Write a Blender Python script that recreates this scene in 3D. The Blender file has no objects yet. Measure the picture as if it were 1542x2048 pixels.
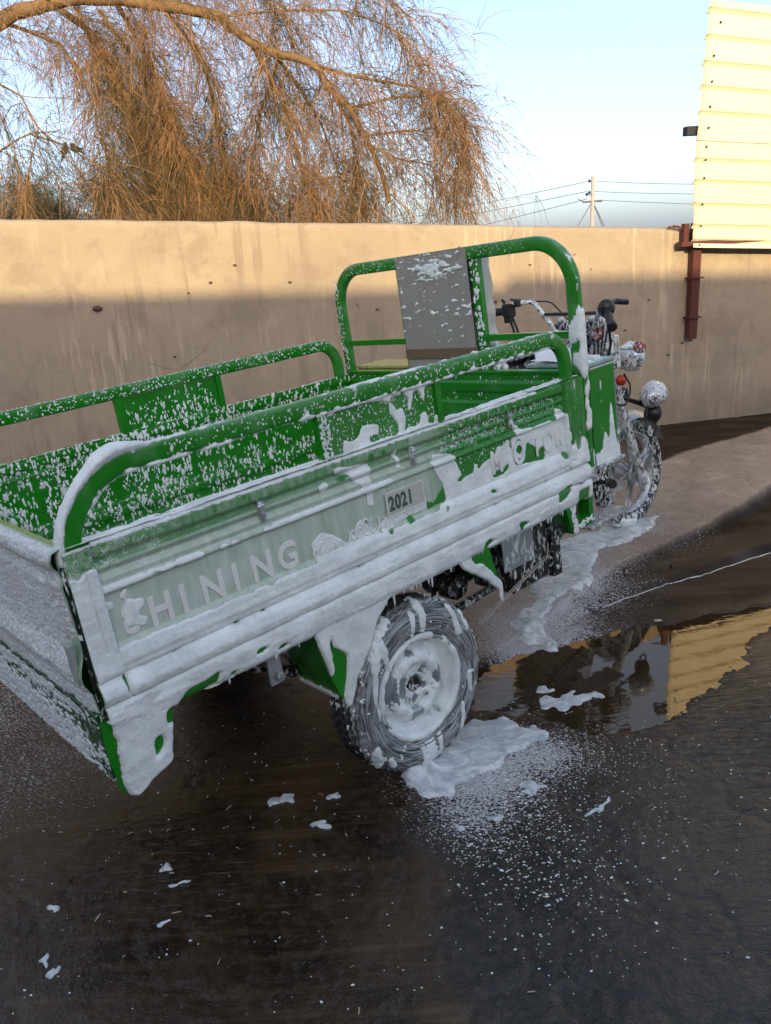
import bpy, bmesh, math, random
import numpy as np
from mathutils import Vector, Matrix
rng = np.random.default_rng(7); random.seed(7)
R = math.radians
SC = bpy.context.scene; COL = SC.collection

# ------------------------------------------------------------------ camera
CAMH = 1.5935
cam = bpy.data.cameras.new('camera'); co = bpy.data.objects.new('camera', cam); COL.objects.link(co)
cam.sensor_fit = 'HORIZONTAL'; cam.sensor_width = 36; cam.lens = 36*1623.52/1542
cam.clip_start = .05; cam.clip_end = 3000
_d = np.array([.065, 1, .33]); _d /= np.linalg.norm(_d)
_F = np.array([0, 0, 1.]) - _d*_d[2]; _F /= np.linalg.norm(_F)
_R = np.cross(_d, _F); _R = -_R if _R[0] < 0 else _R
WC = np.array([_R, _F, -_d])
cr, cu, cb = WC @ [1, 0, 0], WC @ [0, -1, 0], WC @ [0, 0, -1]
M = Matrix(((cr[0], cu[0], cb[0], 0), (cr[1], cu[1], cb[1], 0), (cr[2], cu[2], cb[2], CAMH), (0, 0, 0, 1)))
co.matrix_world = M; SC.camera = co

# ------------------------------------------------------------------ world, sun, exposure
SUN_DIR = Vector((.10, -1, .29)).normalized()       # towards the sun
SUN_EL = math.asin(SUN_DIR.z); SUN_AZ = math.atan2(SUN_DIR.x, SUN_DIR.y)
w = bpy.data.worlds.new('World'); SC.world = w; w.use_nodes = True
nt = w.node_tree; sky = nt.nodes.new('ShaderNodeTexSky'); sky.sky_type = 'NISHITA'; sky.sun_disc = False
sky.sun_elevation = SUN_EL; sky.sun_rotation = SUN_AZ; sky.air_density = .63; sky.dust_density = 2.5; sky.ozone_density = 1.5; sky.altitude = 150
_wb = nt.nodes.new('ShaderNodeMix'); _wb.data_type = 'RGBA'; _wb.blend_type = 'MULTIPLY'; _wb.inputs[0].default_value = 1; _wb.inputs[7].default_value = (1.03, 1, .95, 1)   # camera white balance
_hz = nt.nodes.new('ShaderNodeMix'); _hz.data_type = 'RGBA'; _hz.inputs[0].default_value = .38; _hz.inputs[7].default_value = (1.62, 1.80, 2.10, 1)   # even desert haze over the whole sky
nt.links.new(sky.outputs[0], _hz.inputs[6]); nt.links.new(_hz.outputs[2], _wb.inputs[6]); nt.links.new(_wb.outputs[2], nt.nodes['Background'].inputs[0]); nt.nodes['Background'].inputs[1].default_value = .15
sl = bpy.data.lights.new('sun', 'SUN'); sl.energy = 2.0; sl.angle = R(.55); sl.color = (1, .79, .43)
so = bpy.data.objects.new('sun', sl); COL.objects.link(so); so.rotation_euler = SUN_DIR.to_track_quat('Z', 'Y').to_euler()
SC.view_settings.view_transform = 'Standard'; SC.view_settings.look = 'None'; SC.view_settings.exposure = 1.53; SC.view_settings.gamma = 1
SC.view_settings.use_curve_mapping = False

# ------------------------------------------------------------------ numpy noise
_perm = rng.permutation(256); _perm = np.concatenate([_perm, _perm, _perm]); _gr = rng.normal(size=(256, 3)); _gr /= np.linalg.norm(_gr, axis=1)[:, None]
def perlin(x, y, z=0.0):
    x, y, z = np.broadcast_arrays(np.asarray(x, float), y, z)
    xi, yi, zi = np.floor(x).astype(int), np.floor(y).astype(int), np.floor(z).astype(int)
    xf, yf, zf = x-xi, y-yi, z-zi
    f = lambda t: t*t*t*(t*(t*6-15)+10)
    u, v, q = f(xf), f(yf), f(zf); out = 0
    for dx in (0, 1):
        for dy in (0, 1):
            for dz in (0, 1):
                g = _gr[_perm[_perm[_perm[(xi+dx) & 255]+((yi+dy) & 255)]+((zi+dz) & 255)] & 255]
                d = g[..., 0]*(xf-dx)+g[..., 1]*(yf-dy)+g[..., 2]*(zf-dz)
                out = out + d*(u if dx else 1-u)*(v if dy else 1-v)*(q if dz else 1-q)
    return out*1.6
def fbm(x, y, z=0.0, o=4, g=.5):
    s = 0; a = 1; k = 1; t = 0
    for i in range(o):
        s = s + a*perlin(np.asarray(x)*k+i*17.3, np.asarray(y)*k+i*9.1, np.asarray(z)*k+i*3.7); t += a; a *= g; k *= 2.03
    return s/t
def sstep(a, b, x): t = np.clip((x-a)/(b-a), 0, 1); return t*t*(3-2*t)
def blur(A, s):
    r = int(3*s)+1; B = np.pad(A, r, mode='edge').astype(float)
    k = np.exp(-.5*(np.arange(-r, r+1)/s)**2); k /= k.sum()
    for ax in (0, 1): B = np.apply_along_axis(lambda m: np.convolve(m, k, 'same'), ax, B)
    return B[r:-r, r:-r]
def inpoly(X, Y, poly):
    c = np.zeros(X.shape, bool); n = len(poly)
    for i in range(n):
        x1, y1 = poly[i]; x2, y2 = poly[(i+1) % n]
        if y1 == y2: continue
        c ^= ((y1 > Y) != (y2 > Y)) & (X < (x2-x1)*(Y-y1)/(y2-y1)+x1)
    return c

# ------------------------------------------------------------------ materials
MATS = {}
def mat(name, fn):
    m = bpy.data.materials.new(name); m.use_nodes = True; t = m.node_tree; b = t.nodes['Principled BSDF']
    fn(T(t), b); MATS[name] = m; return m
class T:
    def __init__(s, t): s.t = t
    def n(s, k, **kw):
        x = s.t.nodes.new(k)
        for a, v in kw.items(): setattr(x, a, v)
        return x
    def l(s, a, b): s.t.links.new(a, b)
    def coord(s, scale=(1, 1, 1), kind='Object'):
        c = s.n('ShaderNodeTexCoord'); m = s.n('ShaderNodeMapping'); m.inputs['Scale'].default_value = scale
        s.l(c.outputs[kind], m.inputs[0]); return m.outputs[0]
    def noise(s, sc, v=None, det=5, rough=.55, dist=0):
        x = s.n('ShaderNodeTexNoise'); x.inputs['Scale'].default_value = sc; x.inputs['Detail'].default_value = det
        x.inputs['Roughness'].default_value = rough; x.inputs['Distortion'].default_value = dist
        if v is not None: s.l(v, x.inputs['Vector'])
        return x.outputs[0]
    def voro(s, sc, v=None, feat='F1', out=0, rand=1):
        x = s.n('ShaderNodeTexVoronoi', feature=feat); x.inputs['Scale'].default_value = sc; x.inputs['Randomness'].default_value = rand
        if v is not None: s.l(v, x.inputs['Vector'])
        return x.outputs[out]
    def ramp(s, f, stops, interp='LINEAR'):
        x = s.n('ShaderNodeValToRGB'); x.color_ramp.interpolation = interp; e = x.color_ramp.elements
        while len(e) < len(stops): e.new(.5)
        for i, (p, c) in enumerate(stops):
            e[i].position = p; e[i].color = (c, c, c, 1) if isinstance(c, (int, float)) else (*c, 1)
        s.l(f, x.inputs[0]); return x.outputs[0]
    def mix(s, f, a, b, mode='MIX'):
        x = s.n('ShaderNodeMix', data_type='RGBA', blend_type=mode)
        for k, v in (('Factor', f), ('A', a), ('B', b)):
            i = [q for q in x.inputs if q.name == k and q.type == ('VALUE' if k == 'Factor' else 'RGBA')][0]
            if isinstance(v, (int, float)): i.default_value = v
            elif isinstance(v, tuple): i.default_value = (*v, 1)
            else: s.l(v, i)
        return [o for o in x.outputs if o.type == 'RGBA'][0]
    def math(s, op, a, b=0.0, c=None, clamp=False):
        x = s.n('ShaderNodeMath', operation=op, use_clamp=clamp)
        for i, v in enumerate((a, b) if c is None else (a, b, c)):
            if isinstance(v, (int, float)): x.inputs[i].default_value = v
            else: s.l(v, x.inputs[i])
        return x.outputs[0]
    def attr(s, nm): x = s.n('ShaderNodeAttribute'); x.attribute_name = nm; return x.outputs['Fac']
    def bump(s, h, st, dist, b, prev=None):
        x = s.n('ShaderNodeBump'); x.inputs['Strength'].default_value = st; x.inputs['Distance'].default_value = dist
        s.l(h, x.inputs['Height'])
        if prev is not None: s.l(prev, x.inputs['Normal'])
        s.l(x.outputs[0], b.inputs['Normal']); return x.outputs[0]
    def put(s, b, nm, v):
        if isinstance(v, (int, float)): b.inputs[nm].default_value = v
        elif isinstance(v, tuple): b.inputs[nm].default_value = (*v, 1)
        else: s.l(v, b.inputs[nm])

def paint(base, rough=.3, film=(.58, .64, .59), metal=0, mott=.25):
    def fn(t, b):
        v = t.coord()
        n1 = t.noise(9, v, 6, .6)
        c = t.mix(t.ramp(n1, [(.35, 0.), (.7, 1.)]), base, tuple(x*(1+mott) + .004 for x in base))
        # thin soap film and tiny bubbles, where the film lies
        vs = t.coord((30, 30, 6)); ns = t.noise(1.2, vs, 5, .6)
        fa = t.attr('film'); sa = t.attr('speck')
        ff = t.math('MULTIPLY', fa, t.ramp(ns, [(.25, .62), (.7, 1.)]))
        c = t.mix(ff, c, t.mix(t.noise(22, v, 4), film, tuple(min(1, x*1.12) for x in film)))
        vo = t.voro(330, v); d1 = t.math('LESS_THAN', vo, t.math('MULTIPLY', sa, t.ramp(t.noise(60, v, 3), [(.35, 0.), (.65, .62)])))
        c = t.mix(d1, c, (.62, .68, .64))
        t.put(b, 'Base Color', c); t.put(b, 'Metallic', metal)
        t.put(b, 'Roughness', t.math('ADD', t.ramp(n1, [(.3, rough*.7), (.8, rough*1.3)]), t.math('MULTIPLY', ff, .25)))
        t.bump(t.math('ADD', t.noise(45, v, 4), t.math('MULTIPLY', d1, 1.2)), .25, .002, b)
    return fn
GREEN = (.008, .185, .006)
mat('green_paint', paint(GREEN, .24))
mat('dark_green_paint', paint((.006, .045, .009), .35))
def _foam(t, b, thin=False):
    v = t.coord(); n = t.noise(14, v, 4)
    c = t.mix(t.ramp(n, [(.35, 0.), (.62, 1.)]), (.74, .79, .79), (.90, .95, .95)); c = t.mix(t.ramp(t.noise(5, t.coord((1, 1, 3)), 4, .6, .6), [(.48, 0.), (.66, .5)]), c, (.60, .65, .62))
    pin = t.math('GREATER_THAN', .09, t.voro(58, v)); pin = t.math('MULTIPLY', pin, t.ramp(t.noise(30, v, 2), [(.56, 0.), (.6, .8)]))
    t.put(b, 'Base Color', t.mix(pin, c, (.10, .14, .11))); t.put(b, 'Roughness', .33); t.put(b, 'Specular IOR Level', .45)
    t.put(b, 'Subsurface Weight', .15); b.inputs['Subsurface Radius'].default_value = (.006, .006, .006)
    h = t.math('ADD', t.noise(60, v, 5, .6), t.math('MULTIPLY', t.noise(220, v, 3), .35))
    t.bump(h, .6, .006, b)
    if thin:   # wet margins where the suds run out
        k = t.math('ADD', t.math('MULTIPLY', t.attr('thk'), 420.0), t.math('MULTIPLY', t.math('SUBTRACT', t.noise(90, v, 3), .5), 1.1)); t.put(b, 'Alpha', t.ramp(k, [(.10, .35), (.55, 1.)]))
mat('foam', _foam); mat('foam_layer', lambda t, b: _foam(t, b, True))
def _foamg(t, b):
    # suds spread thin on wet ground: bubbles and swirls, open where the layer is thin
    v = t.coord((1, 1.5, 1)); n = t.noise(10, v, 6, .7, 1.6); n2 = t.noise(70, v, 4, .65)
    c = t.mix(t.ramp(n, [(.38, 0.), (.58, 1.)]), (.44, .50, .53), (.84, .88, .89)); t.put(b, 'Base Color', c); t.put(b, 'Roughness', .35)
    a = t.math('ADD', t.math('MULTIPLY', t.attr('thick'), 1.9), t.math('MULTIPLY', t.math('ADD', n, n2), .55)); t.put(b, 'Alpha', t.ramp(a, [(.66, 0.), (.82, .95)]))
    t.bump(t.math('ADD', n2, t.math('MULTIPLY', n, 1.5)), .8, .006, b)
mat('ground_foam', _foamg)
def _foamr(t, b):
    v = t.coord(); vs = t.coord((40, 160, 160)); n = t.noise(1.0, vs, 5, .65); n2 = t.noise(9, v, 4)
    c = t.mix(t.ramp(n, [(.35, 0.), (.62, 1.)]), (.40, .43, .43), (.88, .90, .91)); c = t.mix(t.ramp(n2, [(.4, 0.), (.7, .35)]), c, (.50, .44, .46))
    t.put(b, 'Base Color', c); t.put(b, 'Roughness', .5); t.bump(t.math('ADD', n, t.noise(90, v, 4)), .7, .006, b)
mat('rough_foam', _foamr)
def simple(base, rough=.5, metal=0, var=.3, bs=.15, sc=30, spec=.5, coat=0):
    def fn(t, b):
        v = t.coord(); n = t.noise(sc, v, 5, .6)
        t.put(b, 'Base Color', t.mix(n, tuple(x*(1-var) for x in base), tuple(min(1, x*(1+var)) for x in base)))
        t.put(b, 'Roughness', t.ramp(n, [(.3, rough*.75), (.7, min(1, rough*1.25))])); t.put(b, 'Metallic', metal); t.put(b, 'Specular IOR Level', spec); t.put(b, 'Coat Weight', coat)
        t.bump(n, bs, .003, b)
    return fn
def soapy(base, rough, metal, cover, sc=45, stretch=(1, 1, .5)):
    # a surface streaked with soap suds
    def fn(t, b):
        v = t.coord(stretch); m = t.ramp(t.noise(sc, v, 5, .65, .8), [(cover-.03, 0.), (cover+.03, 1.)])
        n = t.noise(20, t.coord(), 3)
        t.put(b, 'Base Color', t.mix(m, base, (.72, .76, .77))); t.put(b, 'Metallic', t.math('MULTIPLY', t.math('SUBTRACT', 1.0, m), metal))
        t.put(b, 'Roughness', t.math('ADD', t.math('MULTIPLY', m, .4-rough), rough)); t.bump(t.math('ADD', m, t.math('MULTIPLY', n, .3)), .6, .003, b)
    return fn
mat('soapy_chrome', soapy((.62, .63, .65), .12, 1, .50))
mat('soapy_black', soapy((.010, .010, .011), .35, 0, .56, 55))
mat('sudsy_tyre', soapy((.012, .012, .013), .4, 0, .52, 60))
mat('soapy_dark_green', soapy((.006, .06, .012), .3, 0, .60, 60))
mat('soapy_silver', soapy((.42, .44, .46), .3, .7, .56, 25))
mat('chrome', simple((.6, .6, .6), .16, 1, .2))
mat('black_plastic', simple((.012, .011, .013), .4, 0, .3))
mat('black_rubber', simple((.010, .010, .011), .55, 0, .3))
mat('silver_rim', simple((.38, .42, .45), .33, .65, .1))
mat('rust', simple((.12, .035, .018), .8, 0, .5, .5))
mat('galvanised', simple((.42, .44, .43), .45, .35, .2))
mat('yellow_lid', soapy((.42, .40, .10), .3, 0, .60, 60))
mat('white_plate', simple((.50, .52, .48), .45, 0, .08))
mat('plate_ink', simple((.06, .10, .08), .6, 0, .3))
mat('lettering', simple((.80, .80, .77), .45, 0, .10))
mat('teal_lid', simple((.30, .42, .40), .3, 0, .2))
mat('cover_wrap', simple((.50, .49, .44), .35, 0, .25, .6, 20))
def _board(t, b):
    v = t.coord(); vs = t.coord((14, 14, 60)); n = t.noise(2, vs, 5, .7); n2 = t.noise(12, v, 4)
    t.put(b, 'Base Color', t.mix(t.ramp(n2, [(.35, 0.), (.65, 1.)]), t.mix(n, (.25, .245, .22), (.36, .35, .315)), (.29, .27, .235)))
    t.put(b, 'Roughness', .5); t.bump(n, .15, .002, b)
mat('grey_board', _board)
mat('brown_tape', simple((.17, .105, .06), .5, 0, .3))
def _red(t, b):
    t.put(b, 'Base Color', (.42, .03, .012)); t.put(b, 'Roughness', .15)
    x = t.voro(160, t.coord()); t.bump(x, .6, .003, b)
mat('red_lens', _red)
mat('soapy_red', soapy((.33, .035, .02), .2, 0, .53, 60))
mat('amber_lens', simple((.75, .30, .08), .12, 0, .2))

def _tyre(t, b):
    v = t.coord(); fa = t.attr('film')
    vs = t.coord((1, 1, 1)); n = t.noise(28, vs, 5, .7, 1.5)
    # soap drawn along the sidewall: uses the polar attribute rows
    ra = t.attr('ring'); th = t.attr('theta')
    cx = t.n('ShaderNodeCombineXYZ'); t.l(t.math('MULTIPLY', ra, 170.0), cx.inputs[0]); t.l(t.math('MULTIPLY', th, 2.9), cx.inputs[1])
    nr = t.noise(1.0, cx.outputs[0], 4, .6, .8)
    m = t.math('MULTIPLY', fa, t.ramp(nr, [(.38, 0.), (.62, 1.)]))
    t.put(b, 'Base Color', t.mix(m, (.012, .013, .015), (.62, .65, .67))); t.put(b, 'Roughness', .5)
    t.bump(t.math('ADD', nr, n), .5, .002, b)
mat('tyre_rubber', _tyre)

def _wall(t, b):
    v = t.coord(); n = t.noise(1.3, v, 6, .6); n2 = t.noise(7, v, 6, .65); n3 = t.noise(60, v, 5, .6)
    c = t.mix(t.ramp(n, [(.35, 0.), (.65, 1.)]), (.39, .308, .222), (.335, .265, .197))
    c = t.mix(t.ramp(n2, [(.52, 0.), (.75, .55)]), c, (.47, .365, .26))
    c = t.mix(t.ramp(t.noise(3.1, v, 6, .7), [(.52, 0.), (.64, .6)]), c, (.27, .205, .16))
    # dried runs down the render
    vs = t.coord((11, 11, .8)); ns = t.noise(1.6, vs, 4, .6); gate = t.ramp(t.noise(.9, v, 3), [(.45, 0.), (.62, 1.)])
    c = t.mix(t.math('MULTIPLY', gate, t.ramp(ns, [(.53, 0.), (.60, .65)])), c, (.24, .18, .14))
    vs2 = t.coord((17, 17, 1.2)); c = t.mix(t.math('MULTIPLY', t.ramp(t.noise(1.1, t.coord((1,1,1)), 3), [(.48, 0.), (.6, 1.)]), t.ramp(t.noise(1.7, vs2, 3), [(.56, 0.), (.62, .5)])), c, (.58, .46, .33))
    pit = t.math('LESS_THAN', t.voro(9, v), t.ramp(t.noise(6, v, 2), [(.5, 0.), (.75, .07)])); c = t.mix(pit, c, (.13, .08, .06))
    c = t.mix(t.math('MULTIPLY', t.attr('damp'), t.ramp(t.noise(5, v, 5, .7), [(.3, .2), (.6, .9)])), c, (.235, .195, .15))
    wv = t.n('ShaderNodeVectorMath', operation='ADD'); t.l(v, wv.inputs[0]); nn = t.n('ShaderNodeTexNoise'); nn.inputs['Scale'].default_value = 3; t.l(v, nn.inputs['Vector']); wm_ = t.n('ShaderNodeVectorMath', operation='SCALE'); wm_.inputs['Scale'].default_value = .22; t.l(nn.outputs['Color'], wm_.inputs[0]); t.l(wm_.outputs[0], wv.inputs[1])
    ck = t.math('MULTIPLY', t.math('LESS_THAN', t.voro(1.1, wv.outputs[0], 'DISTANCE_TO_EDGE'), .0045), t.ramp(t.noise(1.2, v, 3), [(.60, 0.), (.64, 1.)])); c = t.mix(t.math('MULTIPLY', ck, .25), c, (.12, .085, .06))
    t.put(b, 'Base Color', c); t.put(b, 'Roughness', .9); t.put(b, 'Specular IOR Level', .2)
    h = t.math('ADD', t.math('MULTIPLY', n2, 1.0), t.math('MULTIPLY', n3, .35)); t.bump(t.math('SUBTRACT', h, t.math('ADD', pit, ck)), .7, .014, b)
mat('mud_render', _wall)

def _ground(t, b):
    v = t.coord(); n = t.noise(.9, v, 7, .62, .4); n2 = t.noise(4.5, v, 7, .68, .8); n3 = t.noise(38, v, 5, .6)
    brown = t.mix(t.ramp(n2, [(.33, 0.), (.68, 1.)]), (.010, .0058, .0032), (.048, .027, .014))
    brown = t.mix(t.ramp(n, [(.5, 0.), (.66, .5)]), brown, (.12, .076, .034))
    # long worn streaks of the slab
    ro = t.n('ShaderNodeMapping'); ro.inputs['Rotation'].default_value = (0, 0, -.55); ro.inputs['Scale'].default_value = (1.3, 22, 1); c0 = t.n('ShaderNodeTexCoord'); t.l(c0.outputs['Object'], ro.inputs[0])
    st = t.noise(1.0, ro.outputs[0], 5, .6); brown = t.mix(t.math('MULTIPLY', t.ramp(st, [(.52, 0.), (.68, .6)]), t.ramp(n, [(.42, 0.), (.58, 1.)])), brown, (.13, .086, .038))
    grey = t.mix(t.ramp(n2, [(.35, 0.), (.7, 1.)]), (.008, .0085, .010), (.034, .031, .028))
    c = t.mix(t.math('MULTIPLY', t.attr('grey'), t.ramp(n, [(.3, .5), (.6, 1.)])), brown, grey)
    pale = t.mix(t.ramp(n2, [(.3, 0.), (.7, 1.)]), (.30, .225, .165), (.50, .39, .295)); pale = t.mix(t.ramp(n3, [(.55, 0.), (.7, .5)]), pale, (.13, .09, .07)); pale = t.mix(t.ramp(n, [(.48, 0.), (.64, .5)]), pale, (.14, .095, .07))
    c = t.mix(t.math('MULTIPLY', t.ramp(n3, [(.50, 0.), (.62, .75)]), t.ramp(t.noise(160, v, 3), [(.35, 0.), (.6, 1.)])), c, t.mix(n, (.012, .009, .008), (.13, .10, .08)))
    c = t.mix(t.attr('kerb'), c, t.mix(n2, (.012, .006, .0035), (.044, .023, .012)))
    c = t.mix(t.attr('slab'), c, pale)
    c = t.mix(t.attr('earth'), c, t.mix(n2, (.20, .15, .10), (.30, .23, .16)))
    # suds broken into specks
    fo = t.attr('foam')
    vf = t.n('ShaderNodeMapping'); vf.inputs['Scale'].default_value = (1, 1.6, 1); vf.inputs['Rotation'].default_value = (0, 0, .35); t.l(c0.outputs['Object'], vf.inputs[0])
    q = t.noise(105, vf.outputs[0], 3, .7, .3)
    m = t.math('MULTIPLY', t.math('GREATER_THAN', t.math('ADD', q, t.math('MULTIPLY', fo, .30)), .66), t.math('GREATER_THAN', fo, .02))
    c = t.mix(m, c, t.mix(q, (.36, .33, .34), (.58, .58, .60)))
    t.put(b, 'Base Color', c)
    rr = t.ramp(n2, [(.3, .06), (.7, .24)]); rr = t.mix(t.attr('kerb'), rr, (.60, .60, .60)); rr = t.mix(t.attr('slab'), rr, t.ramp(n2, [(.35, .35), (.65, .7)])); rr = t.mix(t.attr('earth'), rr, (.9, .9, .9)); rr = t.mix(m, rr, (.5, .5, .5))
    t.put(b, 'Roughness', rr); t.put(b, 'Specular IOR Level', t.mix(t.attr('kerb'), (.5, .5, .5), (.10, .10, .10)))
    vr = t.n('ShaderNodeMapping'); vr.inputs['Scale'].default_value = (9, 42, 1); vr.inputs['Rotation'].default_value = (0, 0, -.35); t.l(c0.outputs['Object'], vr.inputs[0])
    rip = t.noise(1, vr.outputs[0], 3, .5, .9)
    h = t.math('ADD', t.math('MULTIPLY', n3, .5), t.math('ADD', n2, t.math('MULTIPLY', rip, t.math('MULTIPLY', t.attr('ripple'), 2.4))))
    t.bump(t.math('ADD', t.math('ADD', h, t.math('MULTIPLY', t.noise(150, v, 3), .22)), t.math('MULTIPLY', m, .25)), .7, .012, b)
mat('wet_ground', _ground)
def _water(t, b):
    nt_ = t.t; out = [x for x in nt_.nodes if x.type == 'OUTPUT_MATERIAL'][0]; nt_.nodes.remove(b)
    fr = t.n('ShaderNodeFresnel'); fr.inputs['IOR'].default_value = 1.95
    tr = t.n('ShaderNodeBsdfTransparent'); tr.inputs[0].default_value = (.62, .50, .38, 1)
    gl = t.n('ShaderNodeBsdfGlossy'); gl.inputs['Roughness'].default_value = .0; gl.inputs[0].default_value = (.86, .74, .62, 1)
    v = t.coord((7, 16, 1)); bm = t.n('ShaderNodeBump'); bm.inputs['Distance'].default_value = .004
    t.l(t.noise(1.0, v, 3, .5, .6), bm.inputs['Height']); t.l(t.math('MULTIPLY', t.attr('ripple'), .5), bm.inputs['Strength'])
    t.l(bm.outputs[0], gl.inputs['Normal']); t.l(bm.outputs[0], fr.inputs['Normal'])
    df = t.n('ShaderNodeBsdfDiffuse'); t.l(t.mix(t.noise(6, t.coord(), 4), (.045, .027, .014), (.085, .055, .030)), df.inputs[0]); body = t.n('ShaderNodeMixShader'); body.inputs[0].default_value = .6; t.l(tr.outputs[0], body.inputs[1]); t.l(df.outputs[0], body.inputs[2])
    mx = t.n('ShaderNodeMixShader'); t.l(fr.outputs[0], mx.inputs[0]); t.l(body.outputs[0], mx.inputs[1]); t.l(gl.outputs[0], mx.inputs[2]); t.l(mx.outputs[0], out.inputs[0])
mat('puddle_water', _water)
mat('cream_sheet', simple((.66, .62, .46), .5, 0, .06, .2, 6))
mat('dark_steel', simple((.012, .012, .018), .5, 0, .3))
mat('red_oxide', simple((.085, .017, .011), .6, 0, .25, .3, 25))
mat('concrete_pole', simple((.34, .29, .27), .85, 0, .2, .3, 5))
mat('wire', simple((.10, .11, .13), .6))
mat('bark', simple((.17, .098, .042), .9, 0, .5, 1., 16))
mat('twig', simple((.34, .178, .080), .85, 0, .35, .2, 3))
mat('twig_brown', simple((.19, .115, .060), .85, 0, .35, .2, 3))
mat('needle_olive', simple((.070, .058, .020), .85, 0, .4, .2, 3))
mat('needle_green', simple((.034, .050, .022), .85, 0, .4, .2, 3))
mat('bird', simple((.035, .028, .025), .8, 0, .3))
mat('building_render', simple((.34, .29, .24), .9, 0, .12, .3, 3))
mat('grit', simple((.10, .075, .06), .6, 0, .7, .3, 3))
mat('straw', simple((.45, .40, .33), .7, 0, .3))
mat('stone', simple((.10, .05, .035), .9, 0, .4))

# ------------------------------------------------------------------ mesh builders
def build(name, V, faces, m=None, parent=None, smooth=True, attrs=None, props=None, loc=None):
    V = np.asarray(V, np.float32).reshape(-1, 3); me = bpy.data.meshes.new(name)
    faces = [np.asarray(f, np.int32).reshape(-1, np.asarray(f).shape[-1]) for f in faces if len(f)]
    nl = sum(f.size for f in faces); nf = sum(len(f) for f in faces)
    me.vertices.add(len(V)); me.vertices.foreach_set('co', V.ravel()); me.loops.add(nl); me.polygons.add(nf)
    me.loops.foreach_set('vertex_index', np.concatenate([f.ravel() for f in faces]))
    tot = np.concatenate([np.full(len(f), f.shape[1], np.int32) for f in faces]); st = np.concatenate([[0], np.cumsum(tot)[:-1]]).astype(np.int32)
    me.polygons.foreach_set('loop_start', st); me.polygons.foreach_set('loop_total', tot)
    me.polygons.foreach_set('use_smooth', np.full(nf, bool(smooth))); me.update(calc_edges=True)
    if attrs:
        for k, a in attrs.items():
            at = me.attributes.new(k, 'FLOAT', 'POINT'); at.data.foreach_set('value', np.asarray(a, np.float32).ravel())
    if m: me.materials.append(MATS[m])
    o = bpy.data.objects.new(name, me); COL.objects.link(o)
    if parent is not None: o.parent = parent
    if loc is not None: o.location = loc
    if props:
        for k, v in props.items(): o[k] = v
    return o
def gquads(nu, nv, cu=False, cv=False, off=0, keep=None):
    U = np.arange(nu if cu else nu-1); Vv = np.arange(nv if cv else nv-1)
    u, v = np.meshgrid(U, Vv, indexing='ij'); u2, v2 = (u+1) % nu, (v+1) % nv
    q = np.stack([u*nv+v, u2*nv+v, u2*nv+v2, u*nv+v2], -1).reshape(-1, 4)
    if keep is not None:
        k = keep.ravel(); q = q[k[q].any(1)]
    return q+off
def gnormals(P, cu=False, cv=False, flip=False):
    du = np.roll(P, -1, 0)-np.roll(P, 1, 0) if cu else np.gradient(P, axis=0)
    dv = np.roll(P, -1, 1)-np.roll(P, 1, 1) if cv else np.gradient(P, axis=1)
    N = np.cross(du, dv); N /= np.linalg.norm(N, axis=-1, keepdims=True)+1e-12
    return -N if flip else N
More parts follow.
